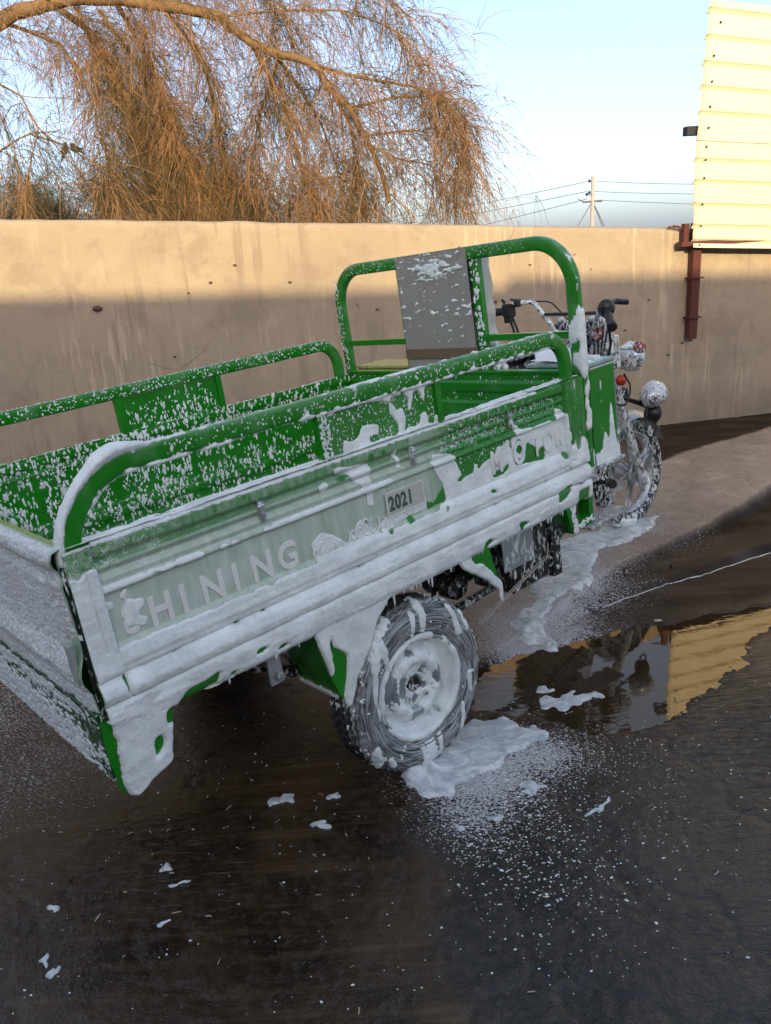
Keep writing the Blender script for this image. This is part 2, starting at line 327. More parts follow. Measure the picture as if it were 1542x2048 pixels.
class MB:
    # collects pieces into one mesh
    def __init__(s): s.V = []; s.F = {}; s.n = 0
    def add(s, V, faces):
        V = np.asarray(V, float).reshape(-1, 3)
        for f in faces:
            if len(f) == 0: continue
            f = np.asarray(f, int); f = f.reshape(-1, f.shape[-1]); s.F.setdefault(f.shape[1], []).append(f+s.n)
        s.V.append(V); s.n += len(V); return s
    def grid(s, P, cu=False, cv=False, caps=False):
        nu, nv = P.shape[:2]; fs = [gquads(nu, nv, cu, cv)]
        if caps: fs += [np.arange(nv)[None, ::-1], (np.arange(nv)+(nu-1)*nv)[None]]
        return s.add(P, fs)
    def box(s, c, d, rot=None, ch=.12):
        c = np.array(c, float); d = np.array(d, float)/2; k = min(d)*ch; V = []
        for sx in (-1, 1):
            for sy in (-1, 1):
                for sz in (-1, 1):
                    sg = np.array([sx, sy, sz])
                    for ax in range(3):
                        q = d-k; q[ax] = d[ax]; V.append(sg*q)
        V = np.array(V)
        if rot is not None: V = V @ np.array(rot).T
        i = lambda x, y, z, a: ((x*2+y)*2+z)*3+a
        F4 = []; F3 = []
        for a in range(3):
            b_, c_ = (a+1) % 3, (a+2) % 3
            for sgn in (0, 1):
                def vi(p, q_):
                    t = [0, 0, 0]; t[a] = sgn; t[b_] = p; t[c_] = q_; return i(*t, a)
                f = [vi(0, 0), vi(1, 0), vi(1, 1), vi(0, 1)]; F4.append(f if sgn else f[::-1])
            for p in (0, 1):
                for q_ in (0, 1):
                    t0 = [0, 0, 0]; t0[b_] = p; t0[c_] = q_; t1 = list(t0); t0[a] = 0; t1[a] = 1
                    f = [i(*t0, b_), i(*t1, b_), i(*t1, c_), i(*t0, c_)]; F4.append(f if (p == q_) else f[::-1])
        for x in (0, 1):
            for y in (0, 1):
                for z in (0, 1):
                    f = [i(x, y, z, 0), i(x, y, z, 1), i(x, y, z, 2)]; F3.append(f if (x+y+z) % 2 else f[::-1])
        return s.add(V+c, [F4, F3])
    def cyl(s, a, b, r, n=16, r2=None):
        a, b = np.array(a, float), np.array(b, float); r2 = r if r2 is None else r2; ax = (b-a)/np.linalg.norm(b-a)
        e = np.cross(ax, [0, 0, 1.] if abs(ax[2]) < .9 else [1., 0, 0]); e /= np.linalg.norm(e); g = np.cross(ax, e)
        t = np.linspace(0, 2*np.pi, n, endpoint=False); ring = np.outer(np.cos(t), e)+np.outer(np.sin(t), g); ln = np.linalg.norm(b-a); k = min(r, r2, ln)*.12
        P = np.array([a+ring*(r-k), a+ax*k+ring*r, b-ax*k+ring*r2, b+ring*(r2-k)]); return s.grid(P, cv=True, caps=True)
    def tube(s, path, r, n=8):
        P, _ = sweep(path, r, r, n, 1); return s.grid(P, cv=True, caps=True)
    def prism(s, poly, axis, lo, hi):
        # polygon in the two other axes, extruded along axis
        poly = np.array(poly, float); n = len(poly); o = [k for k in range(3) if k != axis]; V = np.zeros((2*n, 3))
        V[:n, o[0]] = poly[:, 0]; V[:n, o[1]] = poly[:, 1]; V[:n, axis] = lo; V[n:] = V[:n]; V[n:, axis] = hi
        i = np.arange(n); return s.add(V, [np.stack([i, (i+1) % n, (i+1) % n+n, i+n], 1), np.arange(n)[None, ::-1], np.arange(n)[None]+n])
    def lathe(s, prof, c, axis, n=32, caps=False):
        P = lathe_grid(prof, c, axis, n); return s.grid(P, cv=True, caps=caps)
    def dome(s, c, r, scale=(1, 1, 1), nu=10, nv=14):
        u = np.linspace(.02, np.pi-.02, nu)[:, None]; v = np.linspace(0, 2*np.pi, nv, endpoint=False)[None]
        P = np.stack([np.sin(u)*np.cos(v)*scale[0], np.sin(u)*np.sin(v)*scale[1], np.cos(u)*np.ones_like(v)*scale[2]], -1)*r+np.array(c); return s.grid(P, cv=True, caps=True)
    def out(s, name, m, parent=None, smooth=False, **kw):
        return build(name, np.concatenate(s.V), [np.concatenate(f) for f in s.F.values()], m, parent, smooth, **kw)
def lathe_grid(prof, c, axis, n=32):
    prof = np.array(prof, float); ax = np.array(axis, float); ax /= np.linalg.norm(ax); e = np.cross(ax, [0, 0, 1.] if abs(ax[2]) < .9 else [1., 0, 0]); e /= np.linalg.norm(e); g = np.cross(ax, e)
    t = np.linspace(0, 2*np.pi, n, endpoint=False); ring = np.outer(np.cos(t), e)+np.outer(np.sin(t), g)
    return np.array(c)+prof[:, 0][:, None, None]*ring[None]+prof[:, 1][:, None, None]*ax
def resample(p, d):
    p = np.array(p, float); L = np.concatenate([[0], np.cumsum(np.linalg.norm(np.diff(p, axis=0), axis=1))]); n = max(2, int(L[-1]/d)+1); t = np.linspace(0, L[-1], n)
    return np.stack([np.interp(t, L, p[:, k]) for k in range(3)], 1)
def fillet(pts, r, d=.012):
    pts = [np.array(p, float) for p in pts]; out = [pts[0]]
    for i in range(1, len(pts)-1):
        a, b, c = pts[i-1:i+2]; u = (a-b)/np.linalg.norm(a-b); v = (c-b)/np.linalg.norm(c-b); rr = r[i-1] if hasattr(r, '__len__') else r
        ang = math.acos(max(-1, min(1, u@v))); tl = min(rr/math.tan(ang/2), .95*np.linalg.norm(a-b), .95*np.linalg.norm(c-b)); p0, p1 = b+u*tl, b+v*tl
        ctr = b+(u+v)/np.linalg.norm(u+v)*math.sqrt((tl*math.tan(ang/2))**2+tl**2); ra = np.linalg.norm(p0-ctr)
        for k in np.linspace(0, 1, 14):
            q = p0*(1-k)+p1*k-ctr; out.append(ctr+q/np.linalg.norm(q)*ra)
    out.append(pts[-1]); return resample(out, d)
def sweep(path, a, b, nsec=24, power=.4, side=None):
    path = np.array(path, float); Tn = np.gradient(path, axis=0); Tn /= np.linalg.norm(Tn, axis=1)[:, None]
    if side is None:
        s0 = np.cross(Tn[0], [0, 0, 1.]); s0 = s0 if np.linalg.norm(s0) > .1 else np.array([1., 0, 0]); S = []
        for tt in Tn:
            s0 = s0-tt*(s0@tt); s0 = s0/np.linalg.norm(s0); S.append(s0)
        S = np.array(S)
    else: S = np.tile(np.array(side, float), (len(path), 1))
    Nn = np.cross(S, Tn); t = np.linspace(0, 2*np.pi, nsec, endpoint=False); f = lambda c: np.sign(c)*np.abs(c)**power
    aa = np.broadcast_to(a, len(path))[:, None, None]; bb = np.broadcast_to(b, len(path))[:, None, None]
    P = path[:, None]+S[:, None]*aa*f(np.cos(t))[None, :, None]+Nn[:, None]*bb*f(np.sin(t))[None, :, None]
    N = gnormals(P, cv=True); C = P-path[:, None]; N = np.where((N*C).sum(-1, keepdims=True) < 0, -N, N)
    return P, N
def foam_skin(name, P, N, h, parent, cu=False, cv=False, m='foam_layer', base=.0008, drop=None, attr=None):
    h = np.maximum(h, -.003); Q = P+N*(h+base*(h > 0))[..., None]
    if drop is not None: Q = Q+drop
    nu, nv = P.shape[:2]; q = gquads(nu, nv, cu, cv, keep=h > 0)
    if len(q) == 0: return None
    used = np.unique(q); mp = np.zeros(nu*nv, int); mp[used] = np.arange(len(used))
    return build(name, Q.reshape(-1, 3)[used], [mp[q]], m, parent, True, {**({attr[0]: attr[1].ravel()[used]} if attr else {}), 'thk': np.maximum(h, 0).ravel()[used]}, {'kind': 'stuff'} if parent is not None else None)
_dn = 9
_dt = np.linspace(0, 2*np.pi, _dn, endpoint=False)
_DV = np.concatenate([np.stack([np.cos(_dt), np.sin(_dt), 0*_dt-.15], 1), np.stack([.72*np.cos(_dt), .72*np.sin(_dt), 0*_dt+.55], 1), [[0, 0, .8]]])
_i = np.arange(_dn); _DQ = np.stack([_i, (_i+1) % _dn, (_i+1) % _dn+_dn, _i+_dn], 1); _DT = np.stack([_i+_dn, (_i+1) % _dn+_dn, 0*_i+2*_dn], 1)
def specks(name, P, N, D, size, elong, parent, m='foam', hgt=.6):
    # P points, N surface normals, D direction of the run; low domes with uneven rims
    n = len(P); N = N/np.linalg.norm(N, axis=1)[:, None]; D = D-N*(D*N).sum(1)[:, None]; D = D/(np.linalg.norm(D, axis=1)[:, None]+1e-9); S = np.cross(N, D)
    j = 1+.28*rng.normal(size=(n, len(_DV))); k = _DV[None]*np.ones((n, 1, 1)); k[..., :2] = k[..., :2]*j[..., None]; e = np.broadcast_to(elong, n); s = np.broadcast_to(size, n)
    V = P[:, None]+S[:, None]*(k[..., 0]*s[:, None])[..., None]+D[:, None]*(k[..., 1]*(s*e)[:, None])[..., None]+N[:, None]*(k[..., 2]*(s*hgt)[:, None])[..., None]
    o = (np.arange(n)*len(_DV))[:, None, None]
    return build(name, V, [(_DQ[None]+o).reshape(-1, 4), (_DT[None]+o).reshape(-1, 3)], m, parent, True)
def thing(name, label, cat, loc=(0, 0, 0), group=None, M_=None):
    o = bpy.data.objects.new(name, None); COL.objects.link(o); o.empty_display_size = .1
    if M_ is not None: o.matrix_world = M_
    else: o.location = loc
    return tag(o, label, cat, group)
def tag(o, label, cat, group=None):
    o['label'] = label; o['category'] = cat
    if group: o['group'] = group
    return o
# ================================================================== GROUND
KERB = np.array([(-.9, 2.2), (.413, 2.849), (.926, 3.283), (1.926, 3.784), (3.5, 4.55), (9, 7.2)])
def kerb_d(x, y):
    best = np.full(np.shape(x), 1e9); sg = np.ones(np.shape(x))
    for (ax, ay), (bx, by) in zip(KERB[:-1], KERB[1:]):
        dx, dy = bx-ax, by-ay; L = dx*dx+dy*dy; t = np.clip(((x-ax)*dx+(y-ay)*dy)/L, 0, 1); qx, qy = x-(ax+t*dx), y-(ay+t*dy); d = np.hypot(qx, qy)
        s = np.where(dx*(y-ay)-dy*(x-ax) >= 0, 1., -1.); m = d < best; best = np.where(m, d, best); sg = np.where(m, s, sg)
    return best*sg
WPOLY = [(.30, 2.80), (.413, 2.849), (.666, 2.925), (.962, 3.035), (1.156, 3.060), (1.638, 3.185), (1.95, 3.25), (1.60, 3.06), (1.40, 2.87), (1.335, 2.786), (1.20, 2.62), (1.05, 2.50), (.98, 2.42), (.80, 2.33), (.62, 2.36), (.45, 2.44), (.30, 2.5), (.22, 2.65)]
def wmask(x, y):
    wx = x+.035*perlin(x*5, y*5, 3.3)+.04*fbm(x*14, y*14, 1.3, 4); wy_ = y+.035*perlin(x*5, y*5, 8.1)+.04*fbm(x*15, y*13, 5.5, 4)
    s = 0
    for dx, dy in ((0, 0), (.02, .01), (-.02, .01), (.01, -.02), (-.01, -.02)): s = s+inpoly(wx+dx, wy_+dy, WPOLY)
    return s/5.
def ground_z(x, y):
    x = np.asarray(x, float); y = np.asarray(y, float); s = x*.755+y*.656
    near = np.exp(-((x-.5)**2+(y-2.5)**2)/60)
    d = kerb_d(x, y); Hh = .095*sstep(2.0, 3.35, s)+.10*sstep(3.75, 4.9, s); De = np.clip(.08+.22*(x-.7), .07, .62)
    dd = d+.012*perlin(x*6, y*6, .5)+.006*perlin(x*25, y*25, .5)
    f = .34*sstep(0, .03, dd)+.08*sstep(.03, .9, dd/De)+.58*sstep(De-.03, De+.005, dd)
    z = Hh*f
    z = z-.066*sstep(.25, 1.0, -.65*x+.756*(y-2.17))*(1-sstep(1.6, 2.4, s))*near
    wm = wmask(x, y)
    z = z+.007*near*(1-wm)-.016*wm*(1-sstep(-.02, .03, d))
    z = z+near*(.0035*fbm(x*3, y*3, 2.2, 3)+.0016*fbm(x*22, y*22, 4.4, 3))
    # knocked edges and cracks of the slab
    z = z-.010*sstep(.035, .0, np.abs(fbm(x*1.7, y*1.7, 7.7, 4)))*near*(1-wm)*.5
    return z-.012*sstep(.06, .02, np.hypot(x-.05, y-2.21))*0
def axis(lo, hi, st, far):
    a = np.arange(lo, hi, st); k = []; q = st
    v = hi
    while v < far: v += q; q *= 1.22; k.append(v)
    k2 = []; v = lo; q = st
    while v > -far: v -= q; q *= 1.22; k2.append(v)
    return np.concatenate([k2[::-1], a, k])
gx = axis(-2.1, 3.3, .0125, 900); gy = axis(1.05, 5.95, .0125, 900)
GX, GY = np.meshgrid(gx, gy, indexing='ij'); GZ = ground_z(GX, GY)
KD = kerb_d(GX, GY); Sv = GX*.755+GY*.656
DE = np.clip(.08+.22*(GX-.7), .07, .62); slab = sstep(-.02, .012, KD-DE+.012*perlin(GX*6, GY*6, .5)+.006*perlin(GX*25, GY*25, .5))*(1-sstep(-.03, .03, (GY-5.0)-.64*(GX-1.85)+.03*fbm(GX*6, GY*6, 3., 4))*sstep(1.2, 1.8, GX))*sstep(1.5, 2.6, Sv)
far = 1-np.exp(-((GX-.5)**2+(GY-2.5)**2)/40)
GREY = [(.66, 2.10), (1.1, 2.35), (1.6, 2.5), (2.2, 1.3), (.734, .9), (.10, 1.0), (.10, 1.6), (.05, 1.95), (.25, 2.12)]
gm = np.zeros_like(GX)
for dx, dy in ((0, 0), (.06, 0), (-.06, 0), (0, .06), (0, -.06)): gm += inpoly(GX+dx+.09*perlin(GX*4, GY*4, 2.), GY+dy+.09*perlin(GX*4, GY*4, 6.), GREY)/5.
FO = [(.62, 3.1, .30, 1.), (.52, 2.93, .2, 1.1), (1.3, 4.1, .33, .65), (1.6, 4.4, .3, .25), (1.0, 3.85, .30, .65), (.85, 3.5, .30, .9), (.25, 2.15, .22, .9), (.42, 2.22, .16, .8), (.2, 1.98, .16, .6), (-1.6, 2.8, .5, .42), (-1.25, 2.4, .3, .30), (-1.5, 2.0, .3, .15), (.72, 3.25, .2, .9)]
fo = np.zeros_like(GX)
for cx_, cy_, r_, s_ in FO: fo = np.maximum(fo, s_*np.exp(-((GX-cx_)**2+(GY-cy_)**2)/(r_*r_)*1.3))
fo = fo*(1-.9*wmask(GX, GY))*(.75+.5*fbm(GX*3, GY*3, 9., 3)+.25)
rip = np.maximum(np.exp(-((GX+.68)**2+((GY-1.86)/.7)**2)/.10), .9*np.exp(-((GX-1.25)**2+(GY-2.35)**2)/.16))+.25*np.exp(-((GX-.4)**2+(GY-1.6)**2)/.5)
GA = dict(slab=slab, grey=gm, foam=fo*(fo > .05), ripple=rip, earth=sstep(.6, .95, far), kerb=sstep(-.62, -.25, KD+.05*perlin(GX*7, GY*7, 4.))*sstep(2.3, 3.0, Sv)*sstep(-.2, .3, GX)*(1-.8*wmask(GX, GY))*(.75+.5*fbm(GX*2, GY*8, 3., 4)))
gv = np.stack([GX, GY, GZ], -1); gq = gquads(len(gx), len(gy)); ctr = slab.ravel()[gq].mean(1)
for nm, sel in (('ground', ctr <= .5), ('concrete_platform', ctr > .5)):
    q = gq[sel]; used = np.unique(q); mp = np.zeros(GX.size, np.int64); mp[used] = np.arange(len(used))
    build(nm, gv.reshape(-1, 3)[used], [mp[q]], 'wet_ground', None, True, {k: v.ravel()[used] for k, v in GA.items()}, {'kind': 'structure'})
# water lying in the low lane beside the kerb
wx_ = np.arange(.1, 4.6, .03); wy2 = np.arange(2.2, 4.9, .03); WX, WY = np.meshgrid(wx_, wy2, indexing='ij')
wr = .10+.9*np.exp(-((WX-.55)**2+(WY-2.45)**2)/.05)+.6*np.exp(-((WX-.45)**2+(WY-2.65)**2)/.02)
wkeep = np.zeros_like(WX)
for dx in (-.06, 0, .06):
    for dy in (-.06, 0, .06): wkeep += inpoly(WX+dx, WY+dy, WPOLY)
qq = gquads(*WX.shape, keep=wkeep > 0); used = np.unique(qq); mp = np.zeros(WX.size, np.int64); mp[used] = np.arange(len(used))
build('water', np.stack([WX, WY, 0*WX], -1).reshape(-1, 3)[used], [mp[qq]], 'puddle_water', None, True, {'ripple': wr.ravel()[used]}, {'kind': 'structure'})

# ================================================================== WALL
WA = R(10); WB = np.array([2.19, 5.881, 0.]); WD = np.array([math.cos(WA), math.sin(WA), 0]); WN = np.array([math.sin(WA), -math.cos(WA), 0.])
def wp(u, z, off=0.0): return WB+WD*u+WN*off+np.array([0, 0, z])
top_u = [-9, -4.406, -3.555, -2.102, .034, .658, 4]; top_z = [2.12, 1.876, 1.82, 1.719, 1.569, 1.527, 1.33]
us = np.concatenate([np.arange(-9, -5, .08), np.arange(-5, 1.6, .02), np.arange(1.6, 6, .08)])
zt = np.interp(us, top_u, top_z)+.018*fbm(us*.9, .37, .81, 5, .6)+.004*perlin(us*6.3, .43, 3.4)*(perlin(us*.8, .3, .2) > 0)
nf = 90; tt = np.linspace(0, 1, nf)**1.0; U = us[:, None]*np.ones(nf+14)
Zf = -.15+(zt[:, None]+.15-.03)*tt[None]; off = .006*fbm(us[:, None]*1.6, Zf*1.6, 1., 4)+.003*fbm(us[:, None]*7, Zf*7, 4., 3)
zz = Zf+.02*perlin(us[:, None]*2.2, Zf*0, 2.)
off = off+.085*sstep(.165, .12, zz+.015*perlin(us[:, None]*11, 0*Zf, 5.))+.01*perlin(us[:, None]*9, Zf*22, 6.)*sstep(.3, .1, Zf)
a_ = np.linspace(np.pi/8, np.pi/2, 5); roundp = [(-.045+.045*math.cos(q), -.03+.03*math.sin(q)) for q in a_]; tail = [(-.12, -.004), (-.2, -.008), (-.235, -.016), (-.25, -.03), (-.25, -.4), (-.25, -.8), (-.25, -1.2), (-.25, -1.6), (-.25, -1.8)]
Z2 = np.concatenate([Zf]+[(zt+dz+.003*fbm(us*5, i_*.4, 2., 3))[:, None] for i_, (_, dz) in enumerate(roundp+tail)], 1); O2 = np.concatenate([off]+[(off[:, -1]+do)[:, None] for i, (do, _) in enumerate(roundp+tail)], 1)
P = WB+U[..., None]*WD+O2[..., None]*WN; P[..., 2] += Z2
wallo = thing('boundary_wall', 'long low mud-rendered yard wall behind the tricycle, its upper half sunlit', 'wall', tuple(wp(-1.5, 0)))
damp = sstep(.55, .15, Z2+.25*fbm(U*2, Z2*2, 3., 4))*sstep(-1.5, .2, U)+.8*sstep(.2, .1, Z2)
build('rendered_face', P, [gquads(*P.shape[:2])], 'mud_render', wallo, True, {'damp': damp}, loc=tuple(-wp(-1.5, 0)))
st = MB(); st.dome(wp(-3.945, 1.326, .012), .03, (1, .7, .6), 7, 9); st.out('embedded_stone', 'stone', wallo, True, loc=tuple(-wp(-1.5, 0)))
fl = MB(); r2 = np.random.default_rng(3)
for i in range(26):   # loose flakes and straw standing proud of the render
    u_ = r2.uniform(-4, .2); z_ = r2.uniform(.5, np.interp(u_, top_u, top_z)-.05); fl.dome(wp(u_, z_, .008), r2.uniform(.005, .013), (1.2, .8, .7), 4, 6)
fl.out('render_flake', 'stone', wallo, True, props={'kind': 'stuff'}, loc=tuple(-wp(-1.5, 0)))

# ================================================================== SHEET-METAL HOARDING
B0 = wp(.06, .82, .06)
hb = thing('sheet_metal_hoarding', 'tall cream ribbed metal sheeting on a rusty post above the right end of the wall', 'hoarding', tuple(B0)); LB = tuple(-B0)
def sheet(z0l, z1l, lines, off0, name):
    uu = np.linspace(0, 1, 60); W_ = 2.6; n = 190; tz = np.linspace(0, 1, n)
    zl = z0l+(z1l-z0l)*tz; edge = np.interp(zl, [1.44, 2.1, 2.92], [-.011, -.026, .017])+.004*perlin(zl*22, 0, 1)
    sl_ = np.interp(zl, [1.44, 2.1, 2.92], [-.072, -.08, -.11]); o = np.zeros(n)
    for L in lines:
        q = zl-L; o = np.minimum(o, np.where((q <= 0) & (q > -.030), 1.1*q-.003*(q < -.001), 0))
    o = o+(.010*sstep(.04, 0, tz*(z1l-z0l)) if z0l < 1.5 else 0)
    Uu = edge[None]+uu[:, None]*W_; Zz = zl[None]+sl_[None]*(Uu-edge[None]); Oo = off0+o[None]+.003*perlin(Uu*2, Zz*2, 2.)+.002*perlin(Uu*9, Zz*5, 7.)
    Pf = WB+Uu[..., None]*WD+Oo[..., None]*WN; Pf[..., 2] += Zz; Pb = Pf-WN*.0015
    nn = Pf.shape[0]*n; V = np.concatenate([Pf.reshape(-1, 3), Pb.reshape(-1, 3)]); q = gquads(60, n)
    rim = np.concatenate([np.arange(n), np.arange(1, 60)*n+n-1, (59*n+np.arange(n-1))[::-1], (np.arange(1, 59)*n)[::-1]]); r2_ = np.roll(rim, -1)
    return build(name, V, [q, q[:, ::-1]+nn, np.stack([rim, rim+nn, r2_+nn, r2_], 1)], 'cream_sheet', hb, True, loc=LB)
sheet(2.112, 2.915, [2.877, 2.725, 2.579, 2.437, 2.291], .128, 'metal_sheet')
sheet(1.443, 2.135, [2.008, 1.876, 1.731, 1.595, 1.50], .120, 'metal_sheet')
for sx, sy in ((978, 92), (962, 265), (950, 402), (938, 537), (926, 653), (915, 757), (910, 832), (893, 934), (887, 1087), (878, 1214), (875, 1328)):
    q = sy/1417; z_ = 2.885-sy*.001077; u_ = .075-.03*q+(.03 if sy < 200 else 0)-.012
    s_ = MB(); c = wp(u_, z_, .131 if z_ > 2.12 else .123); s_.cyl(c, c+WN*.007, .0075, 8); s_.cyl(c+WN*.006, c+WN*.012, .0045, 6); s_.out('screw', 'dark_steel', hb, loc=LB)
def wbox(mb, u0, u1, z0, z1, o0, o1):
    Rm = np.stack([WD, WN, [0, 0, 1]], 1); mb.box(wp((u0+u1)/2, (z0+z1)/2, (o0+o1)/2), (u1-u0, o1-o0, z1-z0), Rm, .06)
m = MB(); wbox(m, .028, .090, .82, 1.60, .012, .07); m.out('post', 'red_oxide', hb, loc=LB)
for z_ in (1.235, .965):
    m = MB(); wbox(m, .012, .105, z_, z_+.008, .002, .093); m.out('strap', 'red_oxide', hb, loc=LB)
m = MB(); wbox(m, -.086, 2.5, 2.145, 2.20, .05, .105); m.out('rail', 'dark_steel', hb, loc=LB)
m = MB(); wbox(m, -.05, -.012, 1.47, 1.60, .03, .07); wbox(m, -.085, 2.4, 1.452, 1.482, .03, .11); m.out('bracket', 'red_oxide', hb, loc=LB)
m = MB(); wbox(m, 1.3, 1.37, .3, 2.8, .012, .085); m.out('post', 'red_oxide', hb, loc=LB)
m = MB(); V_ = wp(-.10, 1.585, .02); m.box(V_, (.07, .02, .012), None, .1); m.cyl(wp(-.11, 1.59, .03), wp(-.03, 1.57, .05), .008, 6); m.out('loose_bracket', 'rust', hb, loc=LB)

# ================================================================== BUILDING BEHIND THE YARD (its roof throws the shade)
bd = thing('car_wash_building', 'plain rendered flat-roofed building across the yard behind the viewer', 'building', (3, -6, 0))
m = MB(); m.box((4.0, -3, 2.34), (9.8, 6, 4.74), None, .002); m.out('wall', 'building_render', bd)
m = MB(); m.box((-7.05, -3, 2.31), (12.3, 6, 4.68), None, .002); m.out('wing', 'building_render', bd); m = MB(); m.box((14.45, -3, 2.34), (11.09, 6, 4.74), None, .002); m.out('wing', 'building_render', bd)
m = MB(); m.box((2.6, .02, 1.05), (1.0, .08, 2.1)); dr = m.out('door', 'red_oxide', bd); m = MB(); m.cyl((2.2, .06, 1.0), (2.2, .12, 1.0), .02); m.out('handle', 'chrome', dr)
for x_ in (.2, 5.2):
    m = MB(); m.box((x_, .03, 1.6), (1.2, .08, 1.0)); wn_ = m.out('window', 'dark_steel', bd); m = MB(); m.box((x_, .075, 1.6), (1.1, .03, .9)); m.out('pane', 'galvanised', wn_)

# ================================================================== UTILITY POLE AND CABLES
PB = np.array([11.81, 45, 0.]); pole = thing('utility_pole', 'distant grey power pole with stays standing beyond the wall', 'utility pole', tuple(PB))
m = MB(); m.cyl((0, 0, 0), (.01, 0, 4.26), .13, 10, .085); m.out('shaft', 'concrete_pole', pole)
for z_ in (4.04, 3.48, 3.40):
    m = MB(); dx = -.17 if z_ != 3.40 else -.30; m.dome((dx, 0, z_), .075, (1, 1, 1.1), 6, 8); m.cyl((dx, 0, z_-.02), (.0, 0, z_-.05), .02, 6); m.out('insulator', 'dark_steel', pole)
m = MB(); m.box((0, 0, 3.03), (1.0, .1, .09)); m.cyl((-.5, 0, 3.05), (-.75, 0, 3.2), .025, 5); m.out('crossarm', 'dark_steel', pole)
for s_, e_ in ((-1, -.98), (1, .75), (1, .9)):
    m = MB(); m.cyl((0, 0, 3.05), (e_*1.45, 0, .8 if s_ < 0 else .5), .028, 5); m.out('stay', 'wire', pole)
def cable(p, q, sag, lab):
    t = np.linspace(0, 1, 24)[:, None]; pts = np.array(p)*(1-t)+np.array(q)*t; pts[:, 2] -= sag*4*(t*(1-t))[:, 0]; P_, _ = sweep(pts, .016, .016, 5, 1); o = build('power_cable', P_, [gquads(*P_.shape[:2], cv=True)], 'wire'); tag(o, lab, 'cable', 'cables strung from the distant pole')
def pray(px, py, Y):
    r = WC @ np.array([px-771, py-1024, 1623.52]); return np.array([0, 0, CAMH])+r*(Y/r[1])
cable(pray(1180, 362, 45), pray(500, 476, 110), .5, 'topmost cable running left from the distant pole to the tree')
cable(pray(1173, 383, 45), pray(500, 489, 110), .5, 'middle cable running left from the distant pole')
cable(pray(1174, 398, 45), pray(500, 540, 110), .5, 'lowest cable running left from the distant pole')
cable(pray(1188, 362, 45), pray(1800, 345, 50), .35, 'topmost cable from the distant pole to the cream sheeting')
cable(pray(1188, 383, 45), pray(1800, 372, 50), .25, 'middle cable from the distant pole to the cream sheeting')
cable(pray(1195, 400, 45), pray(1800, 410, 50), .15, 'lowest cable from the distant pole to the cream sheeting')

# ================================================================== TREES
def tubes3(paths, r0, r1, seg=3):
    n, k, _ = paths.shape; Tn = np.gradient(paths, axis=1); Tn /= np.linalg.norm(Tn, axis=2, keepdims=True)+1e-9
    S = np.cross(Tn, np.array([.31, .87, .38])); S /= np.linalg.norm(S, axis=2, keepdims=True)+1e-9; B_ = np.cross(Tn, S)
    r = np.broadcast_to(r0, n)[:, None]*(1-np.linspace(0, 1, k))[None]+np.broadcast_to(r1, n)[:, None]*np.linspace(0, 1, k)[None]
    a = np.arange(seg)*2*np.pi/seg; V = paths[:, :, None]+r[:, :, None, None]*(np.cos(a)[None, None, :, None]*S[:, :, None]+np.sin(a)[None, None, :, None]*B_[:, :, None])
    i, j, l = np.meshgrid(np.arange(n), np.arange(k-1), np.arange(seg), indexing='ij'); f = lambda j_, l_: i*k*seg+j_*seg+l_ % seg
    return V.reshape(-1, 3), np.stack([f(j, l), f(j, l+1), f(j+1, l+1), f(j+1, l)], -1).reshape(-1, 4)
def grow(p, d, ln, droop, k, wob, rg):
    n = len(p); out = [p]; d = d/np.linalg.norm(d, axis=1, keepdims=True); st_ = (ln/k)[:, None]
    for i in range(k):
        d = d+rg.normal(size=(n, 3))*wob; d[:, 2] -= np.broadcast_to(droop, n); d = d/np.linalg.norm(d, axis=1, keepdims=True); p = p+d*st_; out.append(p)
    return np.stack(out, 1)
